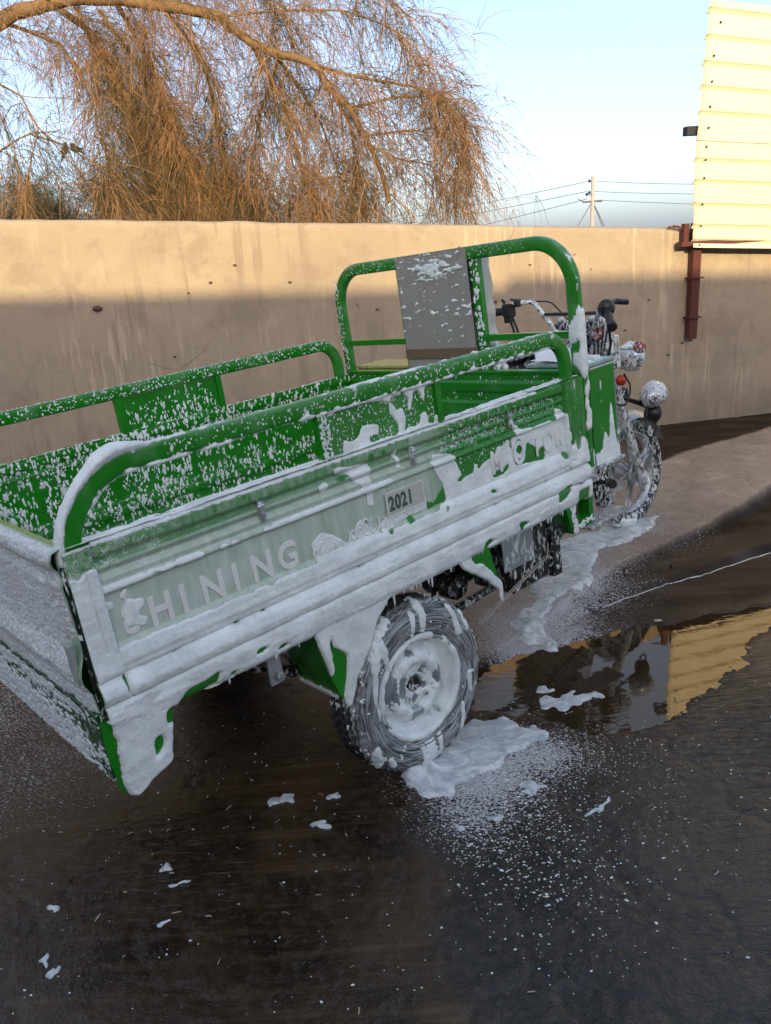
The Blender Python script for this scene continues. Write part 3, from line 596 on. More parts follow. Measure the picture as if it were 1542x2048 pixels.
def tree_parts(root, origin, limbs, nt, nf_, tl, fl_, droop, mats, rg, tw_r=.0032, fi_r=.0019, dens=None):
    # limbs: list of (points, r0, r1, twig weight, material)
    lo = tuple(-np.array(origin)); starts = []; dirs = []
    for pts, r0, r1, wgt, mm in limbs:
        pts = resample(pts, .08); k = len(pts); kk = min(.06, .45*r0+.012); pts = pts+np.stack([fbm(pts[:, 0]*2, pts[:, 2]*2, i*5., 3) for i in range(3)], 1)*kk
        rr = np.linspace(r0, r1, k)*(1+.12*perlin(np.arange(k)*.4, 0, r0*99)); P_, N_ = sweep(pts, rr, rr, 10, 1); P_ = P_+N_*(.08*r0*perlin(P_[..., 0]*25, P_[..., 1]*25, P_[..., 2]*8))[..., None]
        build('branch', P_, [gquads(*P_.shape[:2], cv=True)], mm, root, True, loc=lo)
        n = int(nt*wgt*k*.08); ii = np.clip(rg.beta(1.3, 1.0, n)*(k-1), 0, k-1.01); a = ii.astype(int); fr = (ii-a)[:, None]; s0 = pts[a]*(1-fr)+pts[a+1]*fr
        tg = pts[a+1]-pts[a]; tg = tg/np.linalg.norm(tg, axis=1, keepdims=True); starts.append(s0); dirs.append(tg*.7+rg.normal(size=(n, 3))*.75+np.array([.1, 0, .12]))
    s0 = np.concatenate(starts); d0 = np.concatenate(dirs); n = len(s0); L = rg.uniform(*tl, n)*rg.uniform(.5, 1, n)
    tw = grow(s0, d0, L, droop, 9, .16, rg); V, F = tubes3(tw, tw_r*rg.uniform(.6, 1.6, n), tw_r*.35); build('twigs', V, [F], mats[0], root, True, props={'kind': 'stuff'}, loc=lo)
    # filaments along each twig
    j = rg.integers(1, 10, (n, nf_)); base = tw[np.arange(n)[:, None], j].reshape(-1, 3); dr = (tw[np.arange(n)[:, None], j]-tw[np.arange(n)[:, None], j-1]).reshape(-1, 3); dr = dr/np.linalg.norm(dr, axis=1, keepdims=True)
    N2 = len(base); fi = grow(base, dr*.8+rg.normal(size=(N2, 3))*.55, rg.uniform(*fl_, N2), droop*.9, 5, .12, rg)
    sel = perlin(base[:, 0]*1.8, base[:, 1]*1.8, base[:, 2]*1.8+7)+rg.normal(size=N2)*.25
    lo_, hi_ = np.quantile(sel, [mats[3], mats[4]]); groups = ((sel < lo_, mats[1]), ((sel >= lo_) & (sel < hi_), mats[0]), (sel >= hi_, mats[2]))
    for g, mm in groups:
        if g.sum(): V, F = tubes3(fi[g], fi_r*rg.uniform(.6, 1.4, g.sum()), fi_r*.4); build('needles', V, [F], mm, root, True, props={'kind': 'stuff'}, loc=lo)
rt = np.random.default_rng(11)
pp = lambda pts, Y0, Y1=None: [pray(x, y, Y0+((Y1 if Y1 else Y0)-Y0)*i/max(1, len(pts)-1)) for i, (x, y) in enumerate(pts)]
main = pp([(-420, 640), (-330, 330), (-180, 130), (0, 42), (130, -2), (300, 3), (430, 35), (500, 78), (620, 130), (700, 215), (760, 330), (775, 400)], 8.3, 7.6); main[0][2] = 0; 
TB = np.array([main[0][0], main[0][1], 0])
t1 = thing('tamarisk_tree', 'large drooping tree with golden-lit bare branches arching over the wall', 'tree', tuple(TB))
RS = .62
H1 = [(main, .115, .018, .5, 'bark'),
 (pp([(110, 10), (180, 60), (250, 190), (310, 320), (330, 430)], 8.3, 8.9), .05, .012, 2.2, 'bark'),
 (pp([(230, 5), (300, 120), (350, 260), (390, 420)], 8.2, 8.6), .035, .008, 2.0, 'bark'),
 (pp([(330, 20), (400, 110), (440, 250), (470, 420)], 8.1, 8.7), .03, .008, 1.6, 'bark'),
 (pp([(500, 80), (560, 190), (600, 320), (640, 440)], 8.0, 7.6), .03, .008, 1.5, 'bark'),
 (pp([(560, 110), (520, 230), (500, 330), (480, 430)], 8.0, 8.3), .02, .006, 1.3, 'twig_brown'),
 (pp([(620, 130), (720, 155), (830, 175), (900, 205), (925, 285)], 7.9, 7.5), .028, .006, .9, 'bark'),
 (pp([(640, 140), (700, 250), (720, 350), (735, 440)], 7.9, 8.1), .024, .006, 1.2, 'twig_brown'),
 (pp([(700, 215), (790, 195), (880, 190), (935, 250), (925, 320)], 7.8, 7.5), .02, .005, .9, 'bark'),
 (pp([(740, 290), (800, 320), (860, 330), (900, 400)], 7.7, 7.6), .018, .005, .8, 'bark'),
 (pp([(735, 270), (820, 260), (900, 270), (930, 330)], 7.7, 7.8), .015, .005, .7, 'bark'),
 (pp([(430, 35), (560, 20), (690, 20), (790, 60), (850, 150)], 8.1, 7.9), .02, .005, .7, 'bark'),
 (pp([(300, 3), (420, -60), (620, -60), (760, -20), (840, 50)], 8.1, 8.0), .03, .006, .8, 'bark'),
 (pp([(150, 0), (300, -70), (480, -70), (560, 30), (590, 90)], 8.2, 8.5), .03, .006, .9, 'bark'),
 (pp([(0, 42), (120, 90), (190, 190), (215, 320), (235, 430)], 8.3, 8.0), .028, .006, 1.0, 'twig_brown'),
 (pp([(-180, 130), (-40, 150), (40, 190), (80, 260), (60, 330), (40, 420)], 8.3, 7.9), .022, .006, .35, 'twig_brown'),
 (pp([(-60, 120), (-10, 200), (30, 300), (45, 430)], 8.3, 8.0), .018, .006, .3, 'twig_brown'),
 (pp([(-200, 420), (-60, 340), (20, 290), (60, 268), (115, 262)], 8.2, 8.1), .028, .006, .2, 'bark'),
 (pp([(60, 268), (130, 290), (210, 340), (260, 400), (310, 440)], 8.1, 8.0), .014, .005, .35, 'twig_brown')]
H1 = [H1[0]]+[(p_, a_*RS, b_*RS, c_, 'twig_brown' if i_ % 3 else d_) for i_, (p_, a_, b_, c_, d_) in enumerate(H1[1:])]
tree_parts(t1, TB, [(pp([(150, 10), (200, 110), (260, 220), (300, 320)], 8.9, 9.1), .02, .006, 1.5, 'twig_brown'), (pp([(200, 20), (290, 150), (360, 300), (420, 400)], 8.9, 9.2), .02, .006, 1.5, 'twig_brown'), (pp([(560, 120), (640, 240), (690, 380)], 8.7, 8.9), .015, .005, .8, 'twig_brown')], 70, 15, (.3, .8), (.10, .3), .14, ('twig_brown', 'needle_olive', 'needle_green', .62, .86), rt)
tree_parts(t1, TB, H1, 60, 14, (.35, 1.1), (.12, .42), .17, ('twig', 'needle_olive', 'twig_brown', .36, .62), rt)
# undergrowth behind the wall
def shrub(label, px0, px1, pyt, Y, n, mats, seed, name='shrub', grp=None, ln=(.5, 1.2), droop=.04):
    rg = np.random.default_rng(seed); a = pray(px0, 500, Y); b = pray(px1, 500, Y); c = (a+b)/2; c[2] = 0
    s_ = thing(name, label, 'shrub', tuple(c), grp); limbs = []; zt_ = pray((px0+px1)/2, pyt, Y)[2]
    for i in range(max(5, int((px1-px0)/16))):
        x_ = rg.uniform(a[0], b[0]); y_ = Y+rg.uniform(-.4, .5); z_ = zt_*rg.uniform(.72, .97)
        limbs.append(([np.array([c[0]+(x_-c[0])*.4, y_, 0]), np.array([x_*.8+c[0]*.2, y_, z_*.5]), np.array([x_, y_, z_])], .02, .006, 1., mats[2]))
    tree_parts(s_, c, limbs, n, 15, ln, (.10, .3), droop, mats, rg, .003, .0022)
shrub('dark green feathery tree top at the far left behind the wall', -60, 150, 350, 12, 95, ('needle_green', 'needle_green', 'twig_brown', .5, .85), 5, ln=(.4, .8))
shrub('olive brown thicket rising behind the wall left of centre', 190, 480, 320, 9.6, 52, ('twig_brown', 'needle_olive', 'needle_green', .5, .72), 6)
shrub('reddish brown twiggy thicket behind the wall under the branch end', 480, 740, 350, 9.2, 26, ('twig', 'needle_olive', 'twig_brown', .4, .7), 8)
# two doves on the thin branch
def dove(px, py, lab, tilt, yaw):
    c = pray(px, py, 8.05); t = thing('dove', lab, 'bird', tuple(c), 'doves perched in the tree')
    u = np.linspace(0, 1, 14); xs = np.interp(u, [0, .15, .3, .5, .75, 1], [-.20, -.10, -.06, 0, .05, .085]); rr = np.interp(u, [0, .1, .2, .45, .7, .82, .92, 1], [.006, .014, .022, .042, .034, .024, .024, .008]); zz_ = np.interp(u, [0, .4, .7, 1], [-.03, 0, .03, .062])
    xs, rr, zz_ = xs*.6, rr*.7, zz_*.6; path = np.stack([xs, 0*xs, zz_], 1); Rm = np.array(Matrix.Rotation(yaw, 3, 'Z') @ Matrix.Rotation(tilt, 3, 'Y')); P_, _ = sweep(path, rr, rr*.9, 12, 1); m = MB(); m.grid(P_ @ Rm.T, cv=True, caps=True); m.out('body', 'bird', t, True)
    m = MB(); m.cyl(Rm @ [.041, 0, .033], Rm @ [.052, 0, .03], .003, 6, .001); m.out('beak', 'bird', t)
    for s_ in (-1, 1):
        m = MB(); m.dome(Rm @ [-.015, s_*.017, .0], .035, (1.25, .14, .42), 7, 10); m.out('wing', 'bird', t, True)
    m = MB(); m.cyl((0, .005, -.015), (0, .005, -.037), .002, 5); m.cyl((0, -.005, -.015), (0, -.005, -.037), .002, 5); m.out('leg', 'bird', t)
dove(131, 300, 'left one of two small dark birds perched on a thin branch, tail hanging down', -.9, .4)
dove(150, 297, 'right one of two small dark birds perched on a thin branch', -.3, 2.6)

# ================================================================== FOAM LYING ON THE GROUND
def foam_patch(poly, lab, thick=.012, res=.005, seed=0, warp=.012, name='foam_patch', grp='foam patches on the wet ground', ragged=.35, sm=2.2, pile=()):
    poly = np.array(poly); lo = poly.min(0)-.05; hi = poly.max(0)+.05; x = np.arange(lo[0], hi[0], res); y = np.arange(lo[1], hi[1], res); X, Y = np.meshgrid(x, y, indexing='ij')
    wxx = warp*fbm(X*18, Y*18, seed, 4); wyy = warp*fbm(X*18, Y*18, seed+5., 4); mk = inpoly(X+wxx*2, Y+wyy*2, poly).astype(float); b = blur(mk, sm)
    h = (b-.45)*2; h = h-ragged*np.maximum(0, fbm(X*30, Y*30, seed+3., 4)+.05)*(b < .93); z = np.maximum(ground_z(X, Y), 0)
    hh = np.where(h > 0, np.minimum(h, .9)*thick*(.75+.5*fbm(X*9, Y*9, seed+9., 4))+.0022*fbm(X*45, Y*45, 2., 3), h*.01)
    for px_, py_, pr_, ph_ in pile: hh = hh+(h > 0)*ph_*np.exp(-((X-px_)**2+(Y-py_)**2)/pr_**2)*(1+.5*fbm(X*28, Y*28, 4., 3))
    P_ = np.stack([X, Y, z], -1); N_ = np.zeros_like(P_); N_[..., 2] = 1; c = np.array([*poly.mean(0), 0]); o = foam_skin(name, P_-c, N_, hh, None, base=.001, m='ground_foam', attr=('thick', np.clip(blur(mk, 5.)*1.0*np.clip(h, 0, 1)**.5+(.25 if grp.startswith('small') else 0), 0, 1))); o.location = tuple(c); return tag(o, lab, 'foam', grp)
foam_patch([(-.009, 2.152), (.09, 2.218), (.167, 2.348), (.246, 2.445), (.351, 2.448), (.428, 2.393), (.502, 2.34), (.404, 2.265), (.331, 2.219), (.275, 2.16), (.208, 2.129), (.139, 2.064), (.076, 2.024), (.034, 2.086)], 'large white foam spill spreading right from under the rear wheel', .016, .004, 1, .035, ragged=.8, pile=((.03, 2.135, .03, .05), (.075, 2.165, .04, .035), (.15, 2.23, .06, .015)))
foam_patch([(.485, 3.108), (.558, 3.219), (.647, 3.283), (.64, 3.42), (.496, 3.387), (.582, 3.486), (.747, 3.489), (.754, 3.639), (.883, 3.885), (1.0, 3.95), (1.112, 3.97), (1.09, 3.775), (.976, 3.602), (.913, 3.405), (.833, 3.362), (.733, 3.27), (.654, 3.155), (.64, 3.039), (.672, 2.893), (.592, 2.946), (.52, 3.01)], 'long lobed foam patch on the slab between rear and front wheels', .014, .005, 2, .030, ragged=.8)
foam_patch([(.97, 3.85), (1.12, 4.0), (1.2, 4.25), (1.299, 4.3), (1.281, 4.189), (1.42, 4.15), (1.5, 4.2), (1.40, 3.98), (1.28, 3.86), (1.109, 3.75)], 'thin foam smear around the front wheel', .010, .006, 3, .03, ragged=.9)
foam_patch([(.50, 2.50), (.62, 2.49), (.74, 2.55), (.70, 2.60), (.60, 2.58), (.52, 2.56)], 'thin swirl of suds floating on the puddle beside the rear wheel', .004, .004, 31, .03, ragged=1.2, sm=1.6)
def blob(c, r, sx, sy, rot, seed):
    rg = np.random.default_rng(seed); a = np.linspace(0, 2*np.pi, 22, endpoint=False); rr = r*(1+.25*np.cumsum(rg.normal(size=22)*.25)-.0); rr = r*(1+.38*np.sin(a*2+rg.uniform(0, 6))+.30*np.sin(a*3+rg.uniform(0, 6))+.22*rg.normal(size=22))
    x = rr*np.cos(a)*sx; y = rr*np.sin(a)*sy; return [(c[0]+x[i]*math.cos(rot)-y[i]*math.sin(rot), c[1]+x[i]*math.sin(rot)+y[i]*math.cos(rot)) for i in range(22)]
for c, r_, sx, sy, ro, lab in [((.389, 2.062), .026, 1.5, .8, .1, 'broad foam blob lower right of the rear wheel spill'), ((.153, 1.912), .014, .8, 1.3, .2, 'small round foam blob below the large wheel spill'),
    ((.257, 1.94), .013, 1.3, .7, -.3, 'small foam fleck right of the round blob below the wheel spill'), ((-.662, 1.824), .016, 1.1, .8, .7, 'heart-shaped foam fleck on the brown water left of centre'),
    ((-.62, 1.762), .015, 1.7, .35, .2, 'thin curved foam fleck just below the heart-shaped one'), ((-.931, 1.697), .012, 1.2, 1, .6, 'star-like foam fleck near the left edge'),
    ((-.623, 1.631), .012, 1.7, .5, .4, 'narrow foam fleck alone in the brown area left of centre'), ((-.889, 1.539), .014, .8, 1.2, .2, 'upper one of a touching pair of foam flecks at lower left'),
    ((-.857, 1.504), .016, .6, 1.5, -.2, 'lower longer one of a touching pair of foam flecks at lower left'), ((-.371, 2.087), .030, 1.0, .9, .2, 'pale foam blob on dark water behind the corner leg'),
    ((-.215, 2.085), .015, 1.1, 1.0, 0., 'small round pale blob right of the larger blob behind the corner leg'), ((-.249, 1.956), .016, 1.4, .8, .1, 'ragged foam bit in dark water left of the wheel spill'),
    ((.558, 1.954), .020, 2.0, .35, .7, 'streaky smeared foam fleck among the white dots at right'), ((.54, 2.62), .03, 1.3, .6, .3, 'suds clot at the puddle edge right of the rear wheel')]:
    foam_patch(blob(c, r_, sx, sy, ro, int(abs(c[0]*1000))), lab, .007, .0022, c[0]*7, .010, 'foam_fleck', 'small foam flecks on the wet ground', .55, 1.3)
# bright water line at the kerb foot, its gleam made as a white strip
ln = resample([(.93, 3.27, .004), (1.2, 3.42, .004), (1.5, 3.56, .004), (1.93, 3.775, .004), (2.6, 4.10, .004)], .012); ln[:, 0] += .010*fbm(ln[:, 0]*9, 0, 3., 4); ln[:, 1] += .016*fbm(ln[:, 0]*7, 3., 1., 4); wl_ = .0016+.0045*np.maximum(0, fbm(ln[:, 0]*12, 5., 1., 3)+.15); ln[:, 2] = np.maximum(ground_z(ln[:, 0], ln[:, 1]), 0)
P_, _ = sweep(ln, wl_, .002, 8, 1, (0, 0, 1)) if 0 else sweep(ln, .002, wl_, 8, 1, (0, 0, 1)); o = build('bright_water_line', P_, [gquads(*P_.shape[:2], cv=True)], 'foam'); tag(o, 'thin white strip made for the bright water line along the foot of the kerb', 'foam')
# scattered suds dots
DP = [(.129, 2.296), (.557, 2.363), (.816, 2.276), (.861, 1.968), (.657, 1.605), (.5, 1.385), (.246, 1.404), (.106, 1.72), (.1, 1.955)]
rg = np.random.default_rng(21); q = np.stack([rg.uniform(0, .95, 9000), rg.uniform(1.35, 2.4, 9000)], 1); ins = inpoly(q[:, 0], q[:, 1], DP)
dens = np.exp(-((q[:, 0]-.30)**2/.035+(q[:, 1]-1.98)**2/.09))+.09; q = q[ins & (rg.uniform(size=9000) < dens*.75)]
q3 = np.stack([rg.uniform(-1.1, 1.5, 420), rg.uniform(1.35, 2.6, 420)], 1); q = np.concatenate([q, q3]); q3 = q
# finer dense spray beside the spill
q4 = np.stack([rg.normal(.38, .14, 2600), rg.normal(2.22, .07, 2600)], 1); q4 = q4[(q4[:, 1] < 2.40) & (q4[:, 0] > .1)]
for Q, smin, smax, nm in ((q, .0011, .0042, 'foam_dots'), (q4, .0008, .0026, 'foam_spray')):
    n = len(Q); z = np.maximum(ground_z(Q[:, 0], Q[:, 1]), 0)+.0006; s_ = smin+(smax-smin)*rg.beta(1.1, 4.5, n)
    a = rg.uniform(-.6, .6, n); o = specks(nm, np.stack([Q[:, 0], Q[:, 1], z], 1), np.tile([0, 0, 1.], (n, 1)), np.stack([np.cos(a), np.sin(a), 0*a], 1), s_, rg.uniform(.8, 1.7, n), None, hgt=.5)
    o['kind'] = 'stuff'; o['label'] = 'scattered white suds dots on the wet ground'
# grit and small stones washed over the slab
rg = np.random.default_rng(77); q = np.stack([rg.uniform(-1.9, 3.0, 5200), rg.uniform(1.2, 5.4, 5200)], 1); q = q[(wmask(q[:, 0], q[:, 1]) < .1) & (perlin(q[:, 0]*2, q[:, 1]*2, 3.)+rg.normal(size=len(q))*.4 > 0)]; n = len(q); a = rg.uniform(0, 6.3, n)
o = specks('grit', np.stack([q[:, 0], q[:, 1], ground_z(q[:, 0], q[:, 1])], 1), np.tile([0, 0, 1.], (n, 1)), np.stack([np.cos(a), np.sin(a), 0*a], 1), .0010+.0042*rg.beta(1, 5, n), rg.uniform(.7, 1.6, n), None, 'grit', .7); o['kind'] = 'stuff'; o['label'] = 'fine dark grit on the wet ground'
# small litter
for c, ln_, a, lab, mm in [((.252, 1.365), .022, .05, 'short pale straw on dark ground near the bottom edge', 'straw'), ((-.80, 1.66), .03, 1.3, 'tan husk lying in the brown shallow water at lower left', 'straw'), ((1.122, 3.103), .04, .15, 'small flat stone at the puddle rim', 'straw')]:
    z = float(max(ground_z(*c), 0)); m = MB(); m.dome((0, 0, .003), ln_/2, (1, .16 if ln_ < .035 else .6, .12), 5, 9); o = m.out('litter', mm, None, True); o.location = (c[0], c[1], z); o.rotation_euler = (0, 0, a); tag(o, lab, 'litter')
rg = np.random.default_rng(5); m = MB()
for k in range(34):
    x_, y_ = (rg.uniform(-1.1, -.2), rg.uniform(1.5, 2.1)) if k < 24 else (rg.uniform(-.2, 1.2), rg.uniform(1.3, 2.4)); z = float(max(ground_z(x_, y_), 0)); l_ = rg.uniform(.004, .012); a = rg.uniform(0, 3.14); c_, s_ = math.cos(a), math.sin(a)
    m.tube(resample([(x_-c_*l_, y_-s_*l_, z+.001), (x_+.2*s_*l_, y_-.2*c_*l_, z+.003), (x_+c_*l_, y_+s_*l_, z+.001)], .003), rg.uniform(.0006, .0018), 5)
o = m.out('straw_bits', 'straw', None, True); o['kind'] = 'stuff'; o['label'] = 'tiny pale husks and straws on the wet ground'
# dark root sticking up at the kerb foot
m = MB(); m.tube(resample([(0, 0, -.01), (-.02, .03, .03), (-.06, .05, .035), (-.07, .08, .05)], .01), .006, 6); o = m.out('twig_scrap', 'dark_steel', None, True); o.location = (1.42, 3.52, 0); tag(o, 'dark bent twig at the foot of the wet kerb', 'twig')
# outlines of bare paint and of foam on the side panel, in metres along and up the panel
HOLES= [[(0.129, -0.44), (0.165, -0.415), (0.215, -0.414), (0.249, -0.406), (0.259, -0.404), (0.241, -0.44), (0.207, -0.448), (0.175, -0.451), (0.143, -0.453), (0.129, -0.449)], [(0.274, -0.437), (0.284, -0.422), (0.303, -0.425), (0.297, -0.438), (0.279, -0.442)], [(0.35, -0.412), (0.371, -0.399), (0.401, -0.403), (0.392, -0.412), (0.366, -0.416)], [(0.419, -0.428), (0.437, -0.416), (0.473, -0.425), (0.448, -0.43), (0.423, -0.432)], [(0.095, -0.477), (0.101, -0.444), (0.118, -0.434), (0.126, -0.438), (0.116, -0.464), (0.1, -0.48)], [(0.05, -0.539), (0.058, -0.495), (0.075, -0.488), (0.082, -0.507), (0.074, -0.528), (0.055, -0.542)], [(-0.048, -0.399), (-0.024, -0.411), (-0.027, -0.442), (-0.02, -0.458), (-0.032, -0.493), (-0.041, -0.548), (-0.054, -0.547), (-0.063, -0.458)], [(0.024, -0.31), (0.036, -0.316), (0.035, -0.362), (0.027, -0.361), (0.025, -0.34)], [(1.023, -0.233), (1.024, -0.213), (1.052, -0.226), (1.078, -0.206), (1.098, -0.187), (1.106, -0.222), (1.101, -0.237), (1.056, -0.235), (1.03, -0.242)], [(0.939, -0.254), (0.937, -0.238), (0.954, -0.231), (0.964, -0.25), (0.943, -0.26)], [(0.854, -0.257), (0.863, -0.249), (0.876, -0.247), (0.87, -0.267)], [(0.823, -0.023), (0.831, -0.016), (0.845, -0.02), (0.844, -0.037), (0.831, -0.04)], [(0.871, -0.022), (0.884, -0.016), (0.893, -0.024), (0.881, -0.034)], [(0.708, -0.056), (0.727, -0.051), (0.763, -0.052), (0.753, -0.059), (0.72, -0.064)], [(1.284, -0.266), (1.3, -0.257), (1.326, -0.27), (1.319, -0.277)], [(1.319, -0.227), (1.33, -0.208), (1.375, -0.214), (1.395, -0.202), (1.403, -0.185), (1.401, -0.22), (1.373, -0.229), (1.327, -0.23)], [(1.669, -0.245), (1.684, -0.237), (1.709, -0.248), (1.706, -0.268), (1.68, -0.265)], [(1.615, -0.398), (1.626, -0.363), (1.695, -0.354), (1.699, -0.377), (1.661, -0.4), (1.62, -0.404)], [(1.446, -0.138), (1.464, -0.135), (1.483, -0.151), (1.472, -0.184), (1.456, -0.188), (1.444, -0.169)]]
BLOBS= [[(1.068, -0.242), (1.099, -0.237), (1.105, -0.217), (1.109, -0.181), (1.084, -0.152), (1.053, -0.107), (1.067, -0.083), (1.125, -0.093), (1.153, -0.106), (1.163, -0.138), (1.174, -0.163), (1.154, -0.191), (1.179, -0.198), (1.202, -0.186), (1.234, -0.188), (1.248, -0.154), (1.259, -0.183), (1.292, -0.166), (1.344, -0.157), (1.354, -0.133), (1.387, -0.138), (1.401, -0.122), (1.418, -0.127), (1.415, -0.145), (1.431, -0.197), (1.437, -0.218), (1.469, -0.223), (1.579, -0.237), (1.593, -0.225), (1.583, -0.189), (1.552, -0.205), (1.537, -0.177), (1.503, -0.157), (1.494, -0.135), (1.438, -0.113), (1.443, -0.079), (1.475, -0.106), (1.534, -0.113), (1.578, -0.112), (1.616, -0.111), (1.653, -0.122), (1.659, -0.079), (1.684, -0.087), (1.72, -0.117), (1.717, -0.191), (1.72, -0.213), (1.712, -0.274), (1.756, -0.307), (1.726, -0.539), (1.042, -0.384)], [(1.424, -0.128), (1.437, -0.12), (1.466, -0.122), (1.494, -0.135), (1.5, -0.16), (1.489, -0.192), (1.465, -0.206), (1.443, -0.196), (1.429, -0.172)], [(1.068, -0.11), (1.153, -0.105), (1.177, -0.161), (1.186, -0.18), (1.161, -0.185), (1.116, -0.18), (1.106, -0.206), (1.111, -0.24), (1.163, -0.24), (1.249, -0.236), (1.244, -0.265), (1.096, -0.265), (1.101, -0.233), (1.1, -0.179), (1.081, -0.158)], [(0.698, -0.021), (0.831, -0.04), (0.834, -0.063), (0.823, -0.09), (0.829, -0.111), (0.827, -0.167), (0.802, -0.159), (0.803, -0.11), (0.775, -0.084), (0.745, -0.053), (0.703, -0.037)], [(0.642, -0.055), (0.683, -0.049), (0.672, -0.078), (0.658, -0.085)], [(0.911, -0.032), (0.931, -0.03), (0.943, -0.071), (0.944, -0.095), (0.928, -0.086), (0.926, -0.059)], [(0.884, -0.193), (0.925, -0.19), (0.964, -0.179), (1.025, -0.194), (1.02, -0.236), (0.943, -0.236), (0.89, -0.242), (0.858, -0.247), (0.838, -0.248), (0.833, -0.223), (0.861, -0.209)], [(0.594, -0.198), (0.633, -0.178), (0.669, -0.198), (0.719, -0.242), (0.745, -0.205), (0.768, -0.186), (0.796, -0.214), (0.822, -0.231), (0.829, -0.245), (0.72, -0.257), (0.602, -0.26)]]
IBLOB= [[(0.75, -0.008), (0.762, 0.039), (0.79, 0.028), (0.81, 0.034), (0.834, 0.061), (0.862, 0.059), (0.891, 0.05), (0.884, 0.026), (0.851, 0.027), (0.852, 0.009), (0.881, 0.009), (0.915, 0.011), (0.949, 0.006), (0.961, 0.014), (0.962, 0.033), (0.949, 0.055), (0.937, 0.072), (0.939, 0.105), (0.952, 0.095), (0.963, 0.074), (0.983, 0.077), (0.993, 0.048), (0.981, 0.009), (0.997, 0.017), (1.023, 0.014), (1.044, 0.017), (1.057, 0.044), (1.076, 0.044), (1.076, 0.013), (1.101, 0.003), (1.111, 0.028), (1.132, 0.023), (1.126, -0.027), (0.749, -0.033)], [(0.686, 0.121), (0.706, 0.135), (0.776, 0.135), (0.84, 0.135), (0.907, 0.138), (0.945, 0.133), (1.001, 0.14), (1.026, 0.142), (1.068, 0.141), (1.149, 0.131), (1.148, 0.112), (1.112, 0.12), (1.079, 0.116), (1.071, 0.075), (1.061, 0.104), (1.044, 0.123), (1.03, 0.107), (1.017, 0.065), (1.007, 0.067), (1.013, 0.096), (0.992, 0.123), (0.981, 0.114), (0.951, 0.117), (0.938, 0.102), (0.916, 0.114), (0.828, 0.123), (0.774, 0.126), (0.75, 0.12), (0.727, 0.111), (0.72, 0.123)]]
# ================================================================== THE TRICYCLE (local frame: x forward, y left, z up; origin at the top rear corner of the near panel)
EX, EY, EZ = np.array([.7543, .6545, .0530]), np.array([-.6512, .7557, -.0692]), None
EX /= np.linalg.norm(EX); EY -= EX*(EX@EY); EY /= np.linalg.norm(EY); EZ = np.cross(EX, EY)
TO = np.array([-.662, 1.618, 1.0232]); BL = np.array([.87, .645, -1.045]); BWp = TO+EX*BL[0]+EY*BL[1]+EZ*BL[2]
TM = Matrix(((EX[0], EY[0], EZ[0], BWp[0]), (EX[1], EY[1], EZ[1], BWp[1]), (EX[2], EY[2], EZ[2], BWp[2]), (0, 0, 0, 1)))
tk = thing('cargo_tricycle', 'green motor cargo tricycle covered in white washing foam', 'cargo tricycle', M_=TM); LO = tuple(-BL)
A = np.array
def part(mb, name, m, smooth=False, parent=None, **k): return mb.out(name, m, parent or tk, smooth, **(dict(loc=LO, **k) if parent is None else k))
def gpart(name, P, m, cu=False, cv=False, caps=False, attrs=None, parent=None, flip=False):
    fs = [gquads(P.shape[0], P.shape[1], cu, cv)]
    if caps: n = P.shape[1]; fs += [np.arange(n)[None, ::-1], (np.arange(n)+(P.shape[0]-1)*n)[None]]
    return build(name, P, fs, m, parent or tk, True, attrs, loc=None if parent else LO)
DOWN = A([0, 0, -1.])
def pol(X, Z, polys, wa=.004, wf=60, seed=0):
    wx = X+wa*fbm(X*wf, Z*wf, seed+1., 3); wz = Z+wa*fbm(X*wf, Z*wf, seed+4., 3); m = np.zeros(X.shape, bool)
    for p in polys: m |= inpoly(wx, wz, p)
    return m
# ---------------------------------------------------------------- near side panel
PZ = [0, .004, .010, .030, .036, .040, .050, .055, .062, .069, .076, .083, .090, .098, .103, .109, .117, .123, .240, .247, .256, .262, .285, .292, .303, .308, .313, .318, .328, .345, .358, .364, .370, .378, .405, .425, .434, .438, .446]
PD = [-.012, -.003, 0, 0, -.004, -.014, -.016, -.008, -.004, -.009, -.015, -.009, -.003, -.006, -.008, .001, .002, -.009, -.009, -.003, .002, .003, .004, .000, -.002, -.010, -.011, -.003, .008, .013, .011, .004, .004, .009, .010, .007, .004, -.010, -.014]
xs = np.arange(-.030, 1.812, .0026); zs = -np.arange(0, .4465, .0024); X, Z = np.meshgrid(xs, zs, indexing='ij')
prof = np.interp(-Z, PZ, PD); edge = sstep(.030, .040, X)*sstep(1.712, 1.700, X)
post = .004+.004*np.cos((X-1.755)/.05*2*np.pi)*(X > 1.70); below = sstep(-.300, -.306, Z)
dep = prof*np.maximum(edge, below)+post*(1-edge)*(1-below)
dep -= .010*np.exp(-((X-.0345)/.0032)**2)*(Z > -.36)+.010*np.exp(-((X-1.706)/.0035)**2)*(Z > -.30)+.006*np.exp(-((X-.008)/.003)**2)*(Z > -.25)*(Z < -.05)
dep += .0012*fbm(X*3, Z*6, 1., 3)
for xr in (.46, .98, 1.38): dep += .0025*np.exp(-((X-xr)/.004)**2)*sstep(-.035, -.04, Z)*sstep(-.11, -.10, Z)
P = np.stack([X, -dep, Z], -1); N = gnormals(P); N = N*np.sign(-N[..., 1:2]+1e-9)
n1 = fbm(X*7, Z*13, 3., 5); n2 = fbm(X*40, Z*40, 8., 4); n3 = fbm(X*70, Z*9, 5., 4); n4 = fbm(X*3, Z*30, 9., 3)
